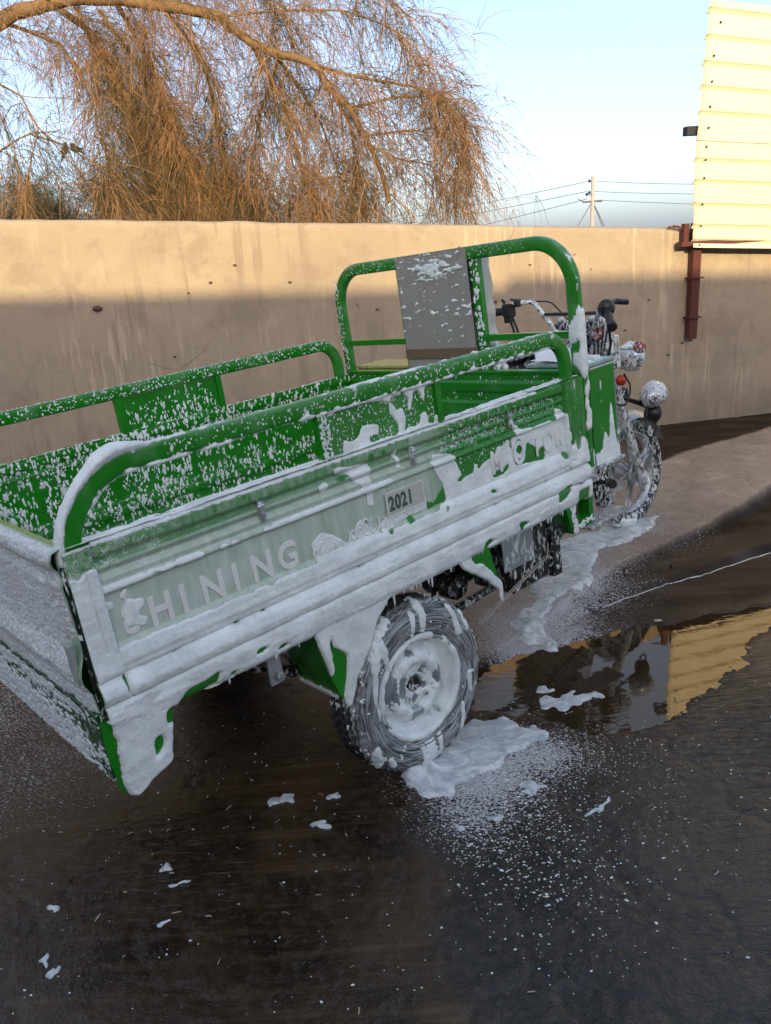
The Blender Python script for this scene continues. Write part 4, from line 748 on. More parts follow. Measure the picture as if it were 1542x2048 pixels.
# sprayed film of soap
right = sstep(1.02, 1.16, X+.10*n1)
film = (.62+.20*n1+.16*n3+.36*sstep(-.05, -.10, Z)*(1-.25*sstep(.35, .8, X)))*(1-right)+right*(.02+.12*np.maximum(0, n3)*sstep(1.45, 1.2, X))
film = np.maximum(film, (.98-.2*np.maximum(0, n2))*sstep(-.115, -.13, Z)*sstep(.55, .2, X+.10*n1)); film *= 1-.75*sstep(-.034, -.040, Z)*sstep(-.062, -.054, Z)*(.6+n4)
film = np.where((Z > -.036) & (X < .98), .30+.35*n2+.3*n3, film); film = np.where(X > 1.69, .05+.3*np.maximum(0, n3), film)
speck = .25+.5*right*sstep(-.17, -.06, Z)*sstep(1.62, 1.2, X)+.55*(X < .2)*(Z > -.08)+.25*(Z > -.1)
holes = pol(X, Z, HOLES, .003, 70); film = np.where(holes, .03, film); speck = np.where(holes, .02, speck)
near_panel = build('side_panel', np.concatenate([P.reshape(-1, 3)]), [gquads(*X.shape)], 'green_paint', tk, True, {'film': np.clip(film, 0, 1), 'speck': np.clip(speck, 0, 1)}, loc=LO)
m = MB(); m.box((.89, .024, -.16), (1.83, .014, .29), None, .05); m.box((.89, .022, -.005), (1.83, .034, .012), None, .2); m.box((.89, .022, -.375), (1.83, .030, .13), None, .05); part(m, 'inner_skin', 'green_paint')
# thick foam
mk = (Z < -.252-.006*n1-.010*sstep(.5, 0, X)*n3).astype(float)
mk = np.maximum(mk, pol(X, Z, BLOBS, .004, 55, 2)); mk = np.where(pol(X, Z, BLOBS[1:2], .001, 50, 2) & ~pol((X-1.462)/.55+1.462, (Z+.163)/.62-.163, BLOBS[1:2], .001, 50), 1, mk)
mk = np.maximum(mk, (X < .034+.004*n2) & (Z < -.055-.02*n1) & (n2 > -.42+.3*sstep(-.1, -.05, Z)))
mk = np.maximum(mk, (X < .36+.25*n1) & (Z < -.125) & (n1*.5+n2*.5 > .20+.9*sstep(.1, .42, X)))
mk = np.maximum(mk, (Z > -.118) & (Z < -.104) & (X < 1.15) & (n4+n2*.5 > -.25+.5*sstep(.9, 1.2, X)))
mk = np.maximum(mk, (Z > -.006-.012*(n3+.2)) & (n4 > -.6+1.4*sstep(1.3, 1.8, X)-.5*(X > .6)*(X < 1.2)))
# runs on the front channel
dr = perlin(X*95, Z*5, 3.)+.45*perlin(X*60, Z*30, 6.); mk = np.maximum(mk, (X > 1.70) & (dr > .22-.2*sstep(-.1, -.3, Z)) & (Z > -.42))
mk = np.maximum(mk, (np.hypot((X-.092)/.8, Z+.192) < .036+.03*n2+.012*n1) & (n2 > -.25)); mk = np.where(holes, 0, mk); mk = np.where((X > 1.735) & (X < 1.80) & (Z < -.395), 0, mk)
# small popped openings
mk = np.where((fbm(X*26, Z*26, 14., 2) > .62) & (Z < -.26) & (Z > -.30), 0, mk)
mk = np.where((np.abs(Z+.312) < .0045+.004*n2) & (fbm(X*14, Z*4, 21., 3) > .22), 0, mk); mk = np.where((Z < -.405) & (fbm(X*11, Z*20, 31., 3)+.2*n2 > .40) & (X < 1.69), 0, mk); mk = np.where((Z > -.285) & (Z < -.25) & (fbm(X*16, Z*30, 41., 3) > .38), 0, mk)
b = blur(mk, 2.2); th = .0022+.0065*blur(mk, 9)*sstep(-.25, -.31, Z)*(.75+.6*fbm(X*9, Z*22, 6., 3))+.0012*(X < .3)
th = th*(1+.22*np.maximum(-.6, n3)*sstep(-.30, -.34, Z))
h = np.where(b > .47, (np.minimum(1, (b-.47)*3.2))**.6*th*(1+.30*fbm(X*16, Z*34, 2., 4))+.0011*fbm(X*55, Z*60, 1., 3)*(b > .9), (b-.47)*.01)
foam_skin('foam', P, N, h, near_panel)
xr_ = np.arange(-.02, 1.80, .004); yr_ = np.linspace(-.002, .040, 18); Xr, Yr = np.meshgrid(xr_, yr_, indexing='ij'); nr_ = fbm(Xr*16, Yr*90, 3., 4)
foam_skin('foam', np.stack([Xr, Yr, .0015+0*Xr], -1), np.tile(A([0, 0, 1.]), (*Xr.shape, 1)), sstep(-.35, .3, nr_+.25*(Xr < 1.1)-.25*sstep(.0, .3, Xr)*sstep(.5, .3, Xr))*.006-.0015, near_panel)
# lower drips along the sill
rg = np.random.default_rng(4); m = MB()
for xd in np.concatenate([rg.uniform(.15, 1.66, 34), [.70, .83, .985, 1.2, .62]]):
    L = rg.uniform(.004, .022); L = .035 if xd in (.70, .985, .83) else L; w_ = rg.uniform(.003, .007); zt_ = -.438
    pth = resample([(xd, -.008, zt_+.012), (xd+.002, -.008, zt_-L*.6), (xd+.001, -.007, zt_-L)], .004); k = len(pth); rr = w_*np.interp(np.linspace(0, 1, k), [0, .4, .75, 1], [1.6, .7, .5, .12]); P_, _ = sweep(pth, rr, rr, 8, 1); m.grid(P_, cv=True, caps=True)
m.out('foam_drips', 'foam', near_panel, True, props={'kind': 'stuff'})
# lettering
def text_mesh(body, size, x, z, y, name, m_, parent, wx=1.0, ext=.0012, shear=0, off=.0):
    cu_ = bpy.data.curves.new('t', 'FONT'); cu_.body = body; cu_.size = size; cu_.extrude = ext; cu_.bevel_depth = .0006; cu_.offset = off; cu_.space_character = 1.12; cu_.shear = shear; o = bpy.data.objects.new('t', cu_); COL.objects.link(o)
    dg = bpy.context.evaluated_depsgraph_get(); me = bpy.data.meshes.new_from_object(o.evaluated_get(dg)); bpy.data.objects.remove(o)
    v = np.zeros(len(me.vertices)*3); me.vertices.foreach_get('co', v); v = v.reshape(-1, 3); w = np.stack([x+v[:, 0]*wx, y-v[:, 2], z+v[:, 1]], 1).astype(np.float32); me.vertices.foreach_set('co', w.ravel()); me.name = name
    me.materials.clear(); me.materials.append(MATS[m_]); ob = bpy.data.objects.new(name, me); COL.objects.link(ob); ob.parent = parent
    if parent is tk: ob.location = LO
    return ob
for ch, x_ in zip('SHINING', (.062, .125, .205, .262, .350, .405, .487)): text_mesh(ch, .098, x_, -.237+.006*(ch == 'S'), .0085, 'letter', 'lettering', near_panel, .88, .0016, 0, .0022)
for ch, x_ in zip('MOTOR', (1.315, 1.425, 1.525, 1.580, 1.648)): text_mesh(ch, .105, x_, -.215, .0050 if ch != 'O' else .0035, 'letter', 'foam' if ch == 'O' else 'lettering', near_panel, .70, .0012, 0, .0020)
# year plate
m = MB(); m.box((.94, .004, -.178), (.152, .004, .072), None, .2); pl = part(m, 'year_plate', 'white_plate')
m = MB()
for a_, b_ in (((.867, -.2125), (1.012, -.2125)), ((.867, -.1435), (1.012, -.1435)), ((.867, -.2125), (.867, -.1435)), ((1.012, -.2125), (1.012, -.1435))): m.cyl((a_[0], .0018, a_[1]), (b_[0], .0018, b_[1]), .0016, 6)
m.out('plate_border', 'lettering', pl); text_mesh('2021', .058, .874, -.196, .0016, 'plate_digits', 'plate_ink', pl, .74, .0006, 0, .0016)
# looping suds under the plate
rg = np.random.default_rng(9); m = MB(); x0_ = .60
for i in range(15):
    a = np.linspace(0, rg.uniform(3, 6), 16); r_ = rg.uniform(.007, .016); cx_ = x0_+i*.026; cz_ = -.236+.004*i*.4+rg.uniform(-.008, .010)
    pth = np.stack([cx_+r_*np.cos(a+i)+.002*a, 0*a+.006, cz_+r_*1.5*np.sin(a+i)], 1); P_, _ = sweep(resample(pth, .003), .0028, .0032, 7, 1); m.grid(P_, cv=True, caps=True)
m.out('foam_curls', 'foam', near_panel, True, props={'kind': 'stuff'})
# hasps on the panel
for xh in (.462, .985, 1.42):
    m = MB(); m.box((xh, -.002, -.062), (.014, .012, .050)); m.box((xh, -.008, -.078), (.010, .008, .022)); m.cyl((xh-.01, -.006, -.048), (xh+.01, -.006, -.048), .004, 8); part(m, 'latch', 'soapy_silver')
# ---------------------------------------------------------------- rails
def tube_attr(P_, N_, up=.35, sp=.3): n = fbm(P_[..., 0]*12, P_[..., 1]*12, P_[..., 2]*12, 4); return {'film': np.clip(up*np.maximum(0, N_[..., 2])+.25*n, 0, 1), 'speck': np.clip(sp+.3*n+0*n, 0, 1)}
rp = fillet([(-.006, .018, -.075), (-.006, .018, .150), (1.752, .018, .150), (1.752, .018, -.01)], [.185, .10], .006)
P_, N_ = sweep(rp, .0155, .0235, 32, .45, (0, 1, 0)); nr = gpart('side_rail', P_, 'green_paint', cv=True, caps=True, attrs=tube_attr(P_, N_, .25, .12))
x_, z_ = P_[..., 0], P_[..., 2]; nn_ = fbm(P_[..., 0]*30, P_[..., 1]*30, P_[..., 2]*30, 4); outer = np.maximum(N_[..., 2], 0)+np.maximum(-N_[..., 0], 0)*(x_ < .2)
# a thick tongue of foam over the rear bend, thinner along the top, rags along the lower edge
big = sstep(.23, .20, x_+.02*nn_)*sstep(-.01, .06, z_)*sstep(.35, .8, outer+.3*nn_)*(.007+.016*np.exp(-((x_-.13)/.055)**2)+.004*nn_)
thin = .0030*sstep(.25, .6, outer*.9+nn_*.95-.42-.25*sstep(.3, .45, x_)+.3*sstep(1.2, 1.0, x_)*(x_ > .8))*(x_ > .2)
low = .006*sstep(.35, .65, np.maximum(-N_[..., 2], 0)*.8+1.3*nn_-.08-.35*(x_ > .42)*(x_ < .62))*(N_[..., 1] < .3)*(x_ > .05)*sstep(1.72, 1.6, x_)
# line of foam hugging the rear edge of the post
back = .007*sstep(.2, .6, -N_[..., 0]+.5*nn_)*(x_ < .0)*(z_ < .06)
bl_ = sstep(.30, .55, nn_+.25*(z_ < .0))*.0035*(x_ < .03)
hh = np.maximum.reduce([big, thin, low, back, bl_])-.0006; foam_skin('foam', P_, N_, hh, nr, cv=True)
rp = fillet([(-.006, 1.272, -.075), (-.006, 1.272, .157), (1.752, 1.272, .157), (1.752, 1.272, -.01)], [.185, .10], .01)
P_, N_ = sweep(rp, .0155, .0235, 20, .45, (0, 1, 0)); fr = gpart('side_rail', P_, 'green_paint', cv=True, caps=True, attrs=tube_attr(P_, N_, .15, .1))
hp = fillet([(1.835, .018, -.375), (1.835, .018, .457), (1.835, 1.283, .457), (1.835, 1.283, -.375)], [.155, .15], .007)
P_, N_ = sweep(hp, .0165, .0245, 28, .45, (1, 0, 0)); hoop = gpart('front_hoop', P_, 'green_paint', cv=True, caps=True, attrs=tube_attr(P_, N_, .2, .15))
nn_ = fbm(P_[..., 0]*22, P_[..., 1]*22, P_[..., 2]*14, 4); nearp = (P_[..., 1] < .12)&(P_[..., 2] < .42)
st = .005*sstep(.15, .5, np.maximum(-N_[..., 0], 0)*.2+np.maximum(-N_[..., 1], 0)*.55+nn_*.9-.36+.50*sstep(.30, .15, P_[..., 2])*sstep(-.06, .03, P_[..., 2]))*nearp*(N_[..., 1] < .5)
col_ = .005*sstep(.28, .6, perlin(P_[..., 1]*110+P_[..., 0]*90, P_[..., 2]*5, 3.)+.6*nn_)*(P_[..., 2] < -.0)*(P_[..., 1] < .1)
foam_skin('foam', P_, N_, np.maximum(st, col_)-.0008, hoop, cv=True)
# upright, grey board and crossbar
m = MB(); m.box((1.842, .452, .225), (.026, .040, .44)); up1 = part(m, 'upright', 'green_paint')
m = MB(); m.box((1.842, .872, .225), (.026, .026, .44)); part(m, 'upright', 'green_paint')
m = MB(); m.box((1.838, .235, .140), (.020, .40, .024)); part(m, 'crossbar', 'green_paint')
m = MB(); m.box((1.838, 1.072, .140), (.020, .38, .024)); part(m, 'crossbar', 'green_paint')
yb = np.linspace(.868, .474, 130); zb = np.linspace(-.060, .478, 180); Yb, Zb = np.meshgrid(yb, zb, indexing='ij'); Pb = np.stack([1.818+.0015*fbm(Yb*5, Zb*5, 1., 3), Yb, Zb], -1)
m = MB(); m.add(Pb, [gquads(*Yb.shape)]); Pc = Pb+A([.008, 0, 0]); m.add(Pc, [gquads(*Yb.shape)[:, ::-1]]); m.box((1.823, .671, .2095), (.006, .3945, .5395), None, .01); bd_ = part(m, 'grey_board', 'grey_board', True)
m = MB(); m.box((1.815, .671, .088), (.006, .402, .040), None, .2); part(m, 'tape_strip', 'brown_tape')
Nb = np.tile(A([-1., 0, 0]), (130, 180, 1)); nb = fbm(Yb*24, Zb*62, 2., 4); nb2 = fbm(Yb*7, Zb*9, 6., 3); cl = np.exp(-(((Yb-.66)/.10)**2+((Zb-.42)/.045)**2))
hb_ = sstep(.30, .46, nb+.62*cl+.22*nb2+.10*np.exp(-((Zb-.27)/.04)**2)-.30*(Zb < .13)+.20*np.exp(-(((Yb-.52)/.05)**2+((Zb-.26)/.05)**2)))*.005-.0008; foam_skin('foam', Pb, Nb, hb_, bd_)
# foam clots on the upright
def clots(P0, P1, N0, n, smin, smax, parent, seed, D=DOWN, el=(1, 2.2), nm='foam', spread=None, hgt=.5):
    r_ = np.random.default_rng(seed); t = r_.uniform(size=(n, 1)); Q = A(P0)*(1-t)+A(P1)*t
    if spread is not None: Q = Q+r_.uniform(-1, 1, (n, 3))*A(spread)
    o = specks(nm, Q, np.tile(A(N0, ), (n, 1)).astype(float), np.tile(A(D), (n, 1)).astype(float), smin+(smax-smin)*r_.beta(1.2, 3, n), r_.uniform(*el, n), parent, hgt=hgt); o['kind'] = 'stuff'
    return o
clots((1.828, .452, .02), (1.828, .452, .44), (-1, 0, 0), 90, .002, .008, up1, 5, spread=(0, .018, 0)); 
# ---------------------------------------------------------------- infill plates between rail and panel
def infill(y, face, dense, nm):
    m = MB(); m.box((.699, y, .066), (.034, .026, .140)); part(m, 'infill_post', 'green_paint'); m = MB(); m.box((1.128, y, .066), (.024, .026, .140)); part(m, 'infill_post', 'green_paint')
    xs_ = np.linspace(.716, 1.116, 160); zs_ = np.linspace(-.004, .132, 70); X_, Z_ = np.meshgrid(xs_, zs_, indexing='ij'); P_ = np.stack([X_, y+face*.004+.001*fbm(X_*6, Z_*9, 2., 3), Z_], -1)
    o = gpart(nm, P_, 'green_paint', attrs={'film': np.clip(.05+.1*fbm(X_*9, Z_*9, 1., 3), 0, 1)*dense, 'speck': .04+.34*dense*dense*sstep(.135, .0, Z_+.03*fbm(X_*20, Z_*20, 2., 3))})
    m = MB(); m.box((.916, y-face*.002, .064), (.40, .003, .136)); m.out('back_plate', 'green_paint', o)
    return o, X_, Z_, P_
inf1, X_, Z_, P_ = infill(.018, -1, 1, 'infill_panel')
mk = pol(X_, Z_, IBLOB, .003, 60).astype(float); b = blur(mk, 1.0); foam_skin('foam', P_, np.tile(A([0, -1., 0]), (*X_.shape, 1)), np.where(b > .45, np.minimum(1, (b-.45)*3)**.6*.004*(1+.4*fbm(X_*40, Z_*40, 3., 3)), -.001), inf1)
infill(1.272, -1, .3, 'infill_panel')
# ---------------------------------------------------------------- far side panel (inner face seen)
xs_ = np.arange(0, 1.815, .01); FZ = [0, .003, .03, .034, .05, .056, .062, .068, .10, .104, .24, .245, .26, .27, .29, .30, .32, .33, .36, .365, .40]; FD = [0, .006, .006, -.002, -.002, .003, .003, -.002, -.002, -.005, -.005, 0, 0, .005, .005, 0, 0, .006, .006, 0, 0]
zs_ = -np.arange(0, .341, .004); X_, Z_ = np.meshgrid(xs_, zs_, indexing='ij'); y_ = 1.262-np.interp(-Z_, FZ, FD)+.0008*fbm(X_*5, Z_*8, 1., 3)
for xr in (.33, .62, .95, 1.28): y_ -= .004*np.exp(-((X_-xr)/.012)**2)*(Z_ < -.03)
P_ = np.stack([X_, y_, Z_], -1); n_ = fbm(X_*8, Z_*8, 3., 4)
farp = gpart('side_panel', P_, 'green_paint', attrs={'film': np.clip(.08*n_+.3*np.exp(-((Z_+.385)/.02)**2), 0, 1), 'speck': np.clip(.10+.28*sstep(.9, .2, X_)*sstep(-.1, -.3, Z_)+.15*n_, 0, 1)})
m = MB(); m.box((.905, 1.283, -.22), (1.83, .020, .445), None, .05); m.box((.905, 1.276, -.002), (1.83, .034, .014), None, .3); m.out('outer_skin', 'green_paint', farp)
rg = np.random.default_rng(12); n = 10500; Q = np.stack([rg.uniform(.0, 1.8, n), np.full(n, 0.), -rg.uniform(.0, .335, n)], 1)
pr = .42+.25*sstep(.55, .1, Q[:, 0])+.40*np.exp(-((Q[:, 2]+.045)/.02)**2)+.35*np.exp(-((Q[:, 2]+.25)/.03)**2)+.55*np.exp(-((Q[:, 2]+.005)/.01)**2)-.35*sstep(.9, 1.6, Q[:, 0]); pr = pr+.7*fbm(Q[:, 0]*9, Q[:, 2]*14, 1., 3)
Q = Q[rg.uniform(size=n) < np.clip(pr, .02, 1)*.62]; n = len(Q); Q[:, 1] = 1.262-np.interp(-Q[:, 2], FZ, FD)
o = specks('foam', Q, np.tile(A([0, -1., 0]), (n, 1)), np.tile(DOWN, (n, 1))+rg.normal(size=(n, 3))*.12, .0016+.0066*rg.beta(1.2, 4, n), rg.uniform(.9, 3.6, n), farp, hgt=.45); o['kind'] = 'stuff'
# bigger rags that join up
nn_ = fbm(X_*34, Z_*15, 8., 4)+.12*sstep(.8, .2, X_)-.14*sstep(1.0, 1.5, X_); foam_skin('foam', P_, np.tile(A([0, -1., 0]), (*X_.shape, 1)), sstep(.42, .62, nn_+.10*np.exp(-((Z_+.25)/.03)**2))*.005-.0008, farp)
# specks on rails, posts, infill, hoop
rg = np.random.default_rng(13)
def spray(name, n, f, N0, parent, smin=.0012, smax=.005, el=(.8, 2.2), D=DOWN, seed=0):
    r_ = np.random.default_rng(seed); Q = f(r_, n); o = specks(name, Q, np.tile(A(N0, float), (len(Q), 1)), np.tile(A(D, float), (len(Q), 1)), smin+(smax-smin)*r_.beta(1.2, 4, len(Q)), r_.uniform(*el, len(Q)), parent, hgt=.45); o['kind'] = 'stuff'
spray('foam', 400, lambda r, n: np.stack([r.uniform(.0, 1.7, n), np.full(n, 1.2565), .157+r.uniform(-.018, .019, n)], 1), (0, -1, 0), fr, .0015, .006, (.7, 1.6), seed=1)
spray('foam', 330, lambda r, n: np.stack([r.uniform(.0, 1.7, n), 1.272+r.uniform(-.013, .01, n), np.full(n, .1805)], 1), (0, 0, 1), fr, .0015, .006, (.7, 1.6), (1, 0, 0), seed=2)
spray('foam', 200, lambda r, n: np.stack([r.uniform(.72, 1.11, n), np.full(n, 1.2675), .13*r.beta(1, 1.6, n)], 1), (0, -1, 0), fr, .0015, .007, (.8, 3.2), seed=3)
spray('foam', 480, lambda r, n: np.stack([r.uniform(-.01, 1.8, n), 1.276+r.uniform(-.016, .01, n), np.full(n, .0055)], 1), (0, 0, 1), farp, .0015, .006, (.7, 1.8), (1, 0, 0), seed=4)
spray('foam', 260, lambda r, n: np.stack([np.full(n, 1.818), 1.283+r.uniform(-.02, .02, n), r.uniform(-.3, .42, n)], 1), (-1, 0, 0), hoop, .0012, .005, (.8, 2), seed=5)
spray('foam', 240, lambda r, n: np.stack([np.full(n, 1.818), r.uniform(.2, 1.2, n), .457+r.uniform(-.02, .02, n)], 1), (-1, 0, 0), hoop, .001, .0035, (.8, 1.6), seed=6)
spray('foam', 260, lambda r, n: np.stack([r.uniform(.25, 1.65, n), np.full(n, .002), .150+r.uniform(-.018, .018, n)], 1), (0, -1, 0), nr, .0010, .0038, (.8, 2), seed=7)
spray('foam', 900, lambda r, n: np.stack([r.uniform(1.10, 1.66, n), np.full(n, .008), -.02-.15*r.beta(1, 1.8, n)], 1), (0, -1, 0), near_panel, .0009, .0035, (.8, 2), seed=8)
spray('foam', 420, lambda r, n: np.stack([r.uniform(.72, 1.11, n), np.full(n, .0135), .13*r.uniform(0, 1, n)], 1), (0, -1, 0), inf1, .0009, .0035, (.8, 2), seed=9)
spray('foam', 160, lambda r, n: np.stack([r.uniform(.683, .715, n), np.full(n, .0045), .13*r.uniform(0, 1, n)], 1), (0, -1, 0), inf1, .0015, .005, (.8, 2), seed=10)
# ---------------------------------------------------------------- headboard, floor
ys_ = np.linspace(.036, 1.262, 120); HZ = [-.006, .02, .026, .06, .066, .10, .106, .16, .166, .26, .40]; HD = [0, 0, .007, .007, .0, .0, .008, .008, 0, 0, 0]
zs_ = np.linspace(.016, -.40, 90); Y_, Z_ = np.meshgrid(ys_, zs_, indexing='ij'); P_ = np.stack([1.806-np.interp(-Z_, HZ, HD), Y_, Z_], -1)
hbd = gpart('headboard', P_, 'green_paint', attrs={'film': np.clip(.1*fbm(Y_*9, Z_*9, 1., 3), 0, 1), 'speck': np.clip(.12+.2*fbm(Y_*9, Z_*9, 4., 3), 0, 1)})
m = MB(); m.box((1.825, .65, -.19), (.024, 1.22, .41), None, .05); m.box((1.818, .65, .014), (.036, 1.23, .012), None, .3); m.out('front_skin', 'green_paint', hbd)
spray('foam', 230, lambda r, n: np.stack([np.full(n, 1.803), r.uniform(.05, 1.25, n), -.25*r.beta(1, 1.3, n)], 1), (-1, 0, 0), hbd, .0015, .006, (.6, 2), seed=11)
m = MB(); m.box((.90, .645, -.344), (1.80, 1.24, .012), None, .1); part(m, 'cargo_floor', 'soapy_black')
xs_ = np.arange(0, 1.8, .008); ys_ = np.arange(.9, 1.255, .006); X_, Y_ = np.meshgrid(xs_, ys_, indexing='ij'); P_ = np.stack([X_, Y_, np.full_like(X_, -.3375)], -1); n_ = fbm(X_*20, Y_*70, 1., 4)
foam_skin('foam', P_, np.tile(A([0, 0, 1.]), (*X_.shape, 1)), sstep(-.05, .5, n_+.25*sstep(1.16, 1.02, Y_)-.35*sstep(1.08, 1.22, Y_)-.10*sstep(.9, 1.6, X_))*.010-.002, tk, m='rough_foam').location = LO
# ---------------------------------------------------------------- tailgate and rear beam
ys_ = np.arange(0.0, 1.30, .005); TZ = [-.010, -.004, .012, .024, .040, .055, .075, .10, .20, .235, .26, .285, .305, .33, .36, .385, .392]; TD = [-.01, .008, .014, .012, .002, .0, .004, .002, .0, .002, .012, .020, .016, .004, .002, .0, -.01]
zs_ = -np.linspace(-.010, .392, 150); Y_, Z_ = np.meshgrid(ys_, zs_, indexing='ij'); P_ = np.stack([-.040-np.interp(-Z_, TZ, TD)-.001*fbm(Y_*5, Z_*9, 1., 3), Y_, Z_], -1)
Nt = np.tile(A([-1., 0, 0]), (*Y_.shape, 1)); n_ = fbm(Y_*14, Z_*30, 3., 4)
tg = gpart('tailgate', P_, 'green_paint', attrs={'film': np.clip(.55+.4*n_, 0, 1), 'speck': np.clip(.6+.3*n_, 0, 1)})
m = MB(); m.box((-.022, .65, -.19), (.02, 1.29, .395), None, .1); m.out('inner_skin', 'green_paint', tg)
hh = (.003+.005*sstep(.0, .6, n_+.6)+.003*fbm(Y_*60, Z_*120, 4., 3)+.003*fbm(Y_*22, Z_*22, 9., 3))*sstep(.012, .03, Y_+.012*fbm(Y_*40, Z_*40, 1., 3))-.0015
hh = np.where((np.abs(Y_-.035) < .022) & (Z_ < -.20) & (Z_ > -.30), -.002, hh); foam_skin('foam', P_, Nt, hh, tg, m='rough_foam')
m = MB(); m.box((-.058, .030, -.255), (.012, .026, .095), None, .3); part(m, 'tail_latch', 'galvanised')
m = MB(); m.cyl((-.036, -.001, -.03), (-.036, -.001, -.39), .0045, 8); part(m, 'hinge_rod', 'soapy_black')
m = MB(); m.box((-.030, .65, -.465), (.045, 1.30, .17), None, .06); rb = part(m, 'rear_beam', 'soapy_dark_green')
ys_ = np.arange(0, 1.30, .005); zs_ = -np.linspace(.383, .55, 60); Y_, Z_ = np.meshgrid(ys_, zs_, indexing='ij'); P_ = np.stack([np.full_like(Y_, -.0528), Y_, Z_], -1); n_ = fbm(Y_*30+Z_*30, Z_*60-Y_*20, 3., 4)
foam_skin('foam', P_, np.tile(A([-1., 0, 0]), (*Y_.shape, 1)), sstep(-.15, .5, n_+.35*sstep(.03, .22, Y_)+.0-.35*np.exp(-((Z_+.44)/.025)**2))*.005-.0018, rb, m='rough_foam')
# corner leg below the near panel
leg_poly = [(-.050, -.400), (-.052, -.50), (-.040, -.585), (-.016, -.597), (.010, -.592), (.086, -.566), (.100, -.50), (.118, -.452), (.118, -.430), (-.03, -.40)]
m = MB(); m.prism(leg_poly, 1, -.004, .03); lg = part(m, 'corner_leg', 'green_paint')
xs_ = np.arange(-.075, .13, .0026); zs_ = np.arange(-.40, -.63, -.0026); X_, Z_ = np.meshgrid(xs_, zs_, indexing='ij'); fp = [(-.052, -.40), (-.030, -.43), (-.028, -.50), (-.036, -.56), (-.025, -.600), (-.012, -.610), (.004, -.604), (.030, -.588), (.088, -.568), (.104, -.50), (.120, -.452), (.125, -.415), (.125, -.40)]
mk = pol(X_, Z_, [fp], .003, 40).astype(float); mk = np.where(pol(X_, Z_, HOLES, .003, 70), 0, mk); b = blur(mk, 2.0); P_ = np.stack([X_, np.full_like(X_, -.0045), Z_], -1)
foam_skin('foam', P_, np.tile(A([0, -1., 0]), (*X_.shape, 1)), np.where(b > .45, np.minimum(1, (b-.45)*2.6)**.55*(.010+.003*fbm(X_*25, Z_*14, 3., 3)), -.001), lg)
# front stand bracket with its square opening
m = MB(); m.prism([(1.655, -.40), (1.70, -.40), (1.728, -.540), (1.70, -.548)], 1, 0, .05); m.prism([(1.70, -.40), (1.83, -.385), (1.83, -.408), (1.72, -.418)], 1, -.001, .051); m.prism([(1.805, -.409), (1.832, -.409), (1.826, -.535), (1.803, -.530)], 1, .001, .049); m.prism([(1.722, -.545), (1.826, -.537), (1.824, -.506), (1.727, -.512)], 1, -.002, .048); fb_ = part(m, 'step_bracket', 'green_paint', props={'kind': 'thing'})
m = MB(); m.prism([(1.56, -.44), (1.655, -.42), (1.70, -.545), (1.66, -.50)], 1, .02, .04); part(m, 'gusset', 'dark_green_paint')
m = MB(); m.box((1.78, -.006, -.362), (.125, .012, .055), None, .15); bk = part(m, 'bolt_plate', 'soapy_silver')
for xb in (1.75, 1.815): m = MB(); m.cyl((xb, -.012, -.362), (xb, -.022, -.362), .009, 6); m.cyl((xb, -.02, -.362), (xb, -.026, -.362), .005, 6); m.out('bolt', 'soapy_silver', bk)
m = MB(); clots((1.70, -.0035, -.40), (1.715, -.0035, -.545), (0, -1, 0), 60, .003, .010, fb_, 7, spread=(.012, 0, .01)); clots((1.72, -.0035, -.528), (1.825, -.0035, -.52), (0, -1, 0), 26, .003, .009, fb_, 8, spread=(.0, 0, .012), D=(1, 0, 0))
# ---------------------------------------------------------------- mudguards
m = MB(); m.prism([(.545, -.43), (.80, -.43), (.757, -.485), (.68, -.57), (.62, -.665), (.600, -.665), (.566, -.56)], 1, .0, .006)
flap = [(.560, -.44), (.572, -.56), (.600, -.668), (.606, -.668), (.580, -.56), (.568, -.44)]; m.prism(flap, 1, .006, .20); mg = part(m, 'mudguard', 'green_paint')
xs_ = np.arange(.52, .84, .0028); zs_ = np.arange(-.425, -.72, -.0028); X_, Z_ = np.meshgrid(xs_, zs_, indexing='ij')
mk = pol(X_, Z_, [[(.59, -.42), (.84, -.42), (.80, -.455), (.757, -.490), (.715, -.56), (.66, -.62), (.627, -.69), (.612, -.70), (.604, -.66), (.628, -.60), (.64, -.54), (.60, -.50)], [(.54, -.42), (.60, -.42), (.585, -.50), (.59, -.56), (.575, -.59), (.566, -.53)]], .004, 40).astype(float); b = blur(mk, 1.8)
foam_skin('foam', np.stack([X_, np.full_like(X_, -.0015), Z_], -1), np.tile(A([0, -1., 0]), (*X_.shape, 1)), np.where(b > .45, np.minimum(1, (b-.45)*2.6)**.55*(.008+.003*fbm(X_*25, Z_*20, 3., 3)), -.001), mg)
ys_ = np.linspace(.012, .198, 60); tt_ = np.linspace(0, 1, 70); Y_, T_ = np.meshgrid(ys_, tt_, indexing='ij'); P_ = np.stack([np.interp(T_, [0, .5, 1], [.5595, .5715, .5990]), Y_, -.44-.228*T_], -1); n_ = fbm(Y_*30, T_*5, 7., 4)
foam_skin('foam', P_, np.tile(A([-1., 0, 0]), (*Y_.shape, 1)), sstep(.35, .6, n_+.9*sstep(.90, 1.0, T_)+.15*sstep(.1, .0, T_))*.005-.0008, mg)
m = MB(); m.prism([(1.115, -.425), (1.255, -.425), (1.27, -.50), (1.292, -.585), (1.24, -.53), (1.18, -.49)], 1, .0, .006); m.prism([(1.245, -.43), (1.262, -.50), (1.286, -.58), (1.293, -.58), (1.268, -.50), (1.252, -.43)], 1, .006, .20); mg2 = part(m, 'mudguard', 'green_paint')
